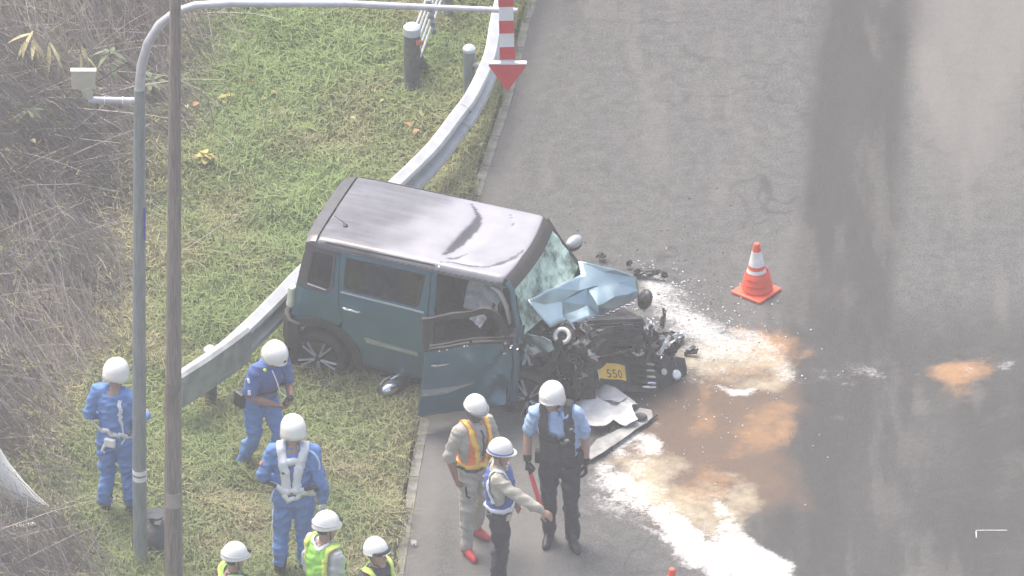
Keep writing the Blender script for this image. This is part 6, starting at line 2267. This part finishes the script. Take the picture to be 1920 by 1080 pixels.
vI = shell(dI['sm'], 'vest', selI, .018, m_bvest, dI['P'], .014)
for cx, cz, w_, h_ in ((-.085, 1.10, .11, .10), (.085, 1.06, .12, .09), (-.075, 1.215, .08, .07)):
    l_, n_, _, _ = dI['bvh'].find_nearest(Vector((cx, -.25, cz)))
    MB().box(l_ + n_ * .038, (w_, .026, h_), n_.to_track_quat('-Y', 'Z').to_matrix()).build('vest_pouch', m_bvest, vI, bevel=.006)


def on_vest(x, z, off=.036):
    l_, n_, _, _ = dI['bvh'].ray_cast(Vector((x, -.6, z)), Vector((0, 1, 0)))
    return l_ + n_ * off, n_


pm = mat('print_white', (.62, .62, .60), .6)
c_, n_ = on_vest(.055, 1.205, .039)
qm = n_.to_track_quat('Z', 'Y').to_matrix()
em = MB()
em.tube([c_ + qm @ Vector((.020 * math.cos(a), .016 * math.sin(a), 0)) for a in [R(-20 + 220 * k / 10) for k in range(11)]], .005, 6)
em.tube([c_ + qm @ Vector((.008 * math.cos(a), .008 * math.sin(a), 0)) for a in [2 * PI * k / 8 for k in range(9)]], .004, 6)
em.build('vest_emblem', pm, vI, True)
tcu = bpy.data.curves.new('vest_text', 'FONT')
tcu.body = 'POLICE'
tcu.size = .030
tcu.align_x = 'CENTER'
to = bpy.data.objects.new('tmp', tcu)
COL.objects.link(to)
tme = bpy.data.meshes.new_from_object(to.evaluated_get(bpy.context.evaluated_depsgraph_get()))
bpy.data.objects.remove(to)
for v in tme.vertices:
    p_, nn_ = on_vest(.060 + v.co.x, 1.163 + v.co.y, .0)
    v.co = p_ + Vector((0, -.0385, 0))
tme.name = 'vest_print'
link('vest_print', tme, pm, vI)
c_, n_ = on_vest(.098, 1.315, .034)
MB().box(c_, (.030, .006, .014), n_.to_track_quat('-Y', 'Z').to_matrix()).build('vest_tag', pm, vI)
l_, n_, _, _ = dI['bvh'].find_nearest(Vector((.165, -.20, 1.27)))
MB().ell(l_ + n_ * .006, (.020, .008, .03), None, 10, 6).build('pocket_badge', m_refl, dI['P'], True)
for s_ in (-1, 1):
    MB().add([Vector(p) for p in [(s_ * .01, -.105, 1.455), (s_ * .075, -.075, 1.475), (s_ * .085, -.115, 1.425), (s_ * .045, -.140, 1.395)]], [(0, 1, 2, 3)]).build('collar', m_lblue, dI['shirt']).modifiers.new('t', 'SOLIDIFY').thickness = .008
belt(dI, m_boot, -.05, .05)
for x_, z_ in ((.19, .95), (-.20, .95)):
    MB().box((x_, -.04, z_), (.06, .09, .12), Euler((0, 0, 0))).build('belt_holster', m_boot, dI['P'], bevel=.012)
add_emblem(dI, m_beltw, (-.02, -.135, .055), .02)
MB().tube([dI['hc'] + dI['HR'] @ Vector((-.03, -.08, .01)), dI['hc'] + dI['HR'] @ Vector((.03, -.08, .01))], .004, 6).build('glasses', m_dcloth, dI['P'])

# red traffic baton in his right hand
gp = dI['grips']['R']
Mw = Matrix.Translation(dI['P'].location) @ Euler((0, 0, R(-4))).to_matrix().to_4x4() @ Matrix.Scale(1.035, 4)
gw = Mw @ gp
dirb = Vector((.13, -.10, -.42)).normalized()
bt = empty('traffic_baton', gw)
tag(bt, 'red light baton pointing down in the gloved hand of the policeman', 'baton')
MB().tube([-dirb * .09, dirb * .05], .016, 12).build('handle', m_boot, bt, True)
MB().tube([dirb * .05, dirb * .07, dirb * .40, dirb * .42], [.018, .022, .022, .016], 14, rnd=True).build('light_tube', m_baton, bt, True)


# ================================================================== AIR
hz = bpy.data.materials.new('haze_air')
hz.use_nodes = True
for n_ in list(hz.node_tree.nodes):
    hz.node_tree.nodes.remove(n_)
ho_ = nd(hz.node_tree, 'ShaderNodeOutputMaterial')
hv_ = nd(hz.node_tree, 'ShaderNodeVolumePrincipled')
hv_.inputs['Color'].default_value = (.945, .955, .945, 1)
hv_.inputs['Density'].default_value = .0011
hv_.inputs['Anisotropy'].default_value = .0
hz.node_tree.links.new(hv_.outputs[0], ho_.inputs['Volume'])
hb = MB().box((0, 0, 40), (440, 440, 83)).build('haze', hz)
hb['kind'] = 'stuff'
hb['label'] = 'thin milky summer haze in the air over the road'
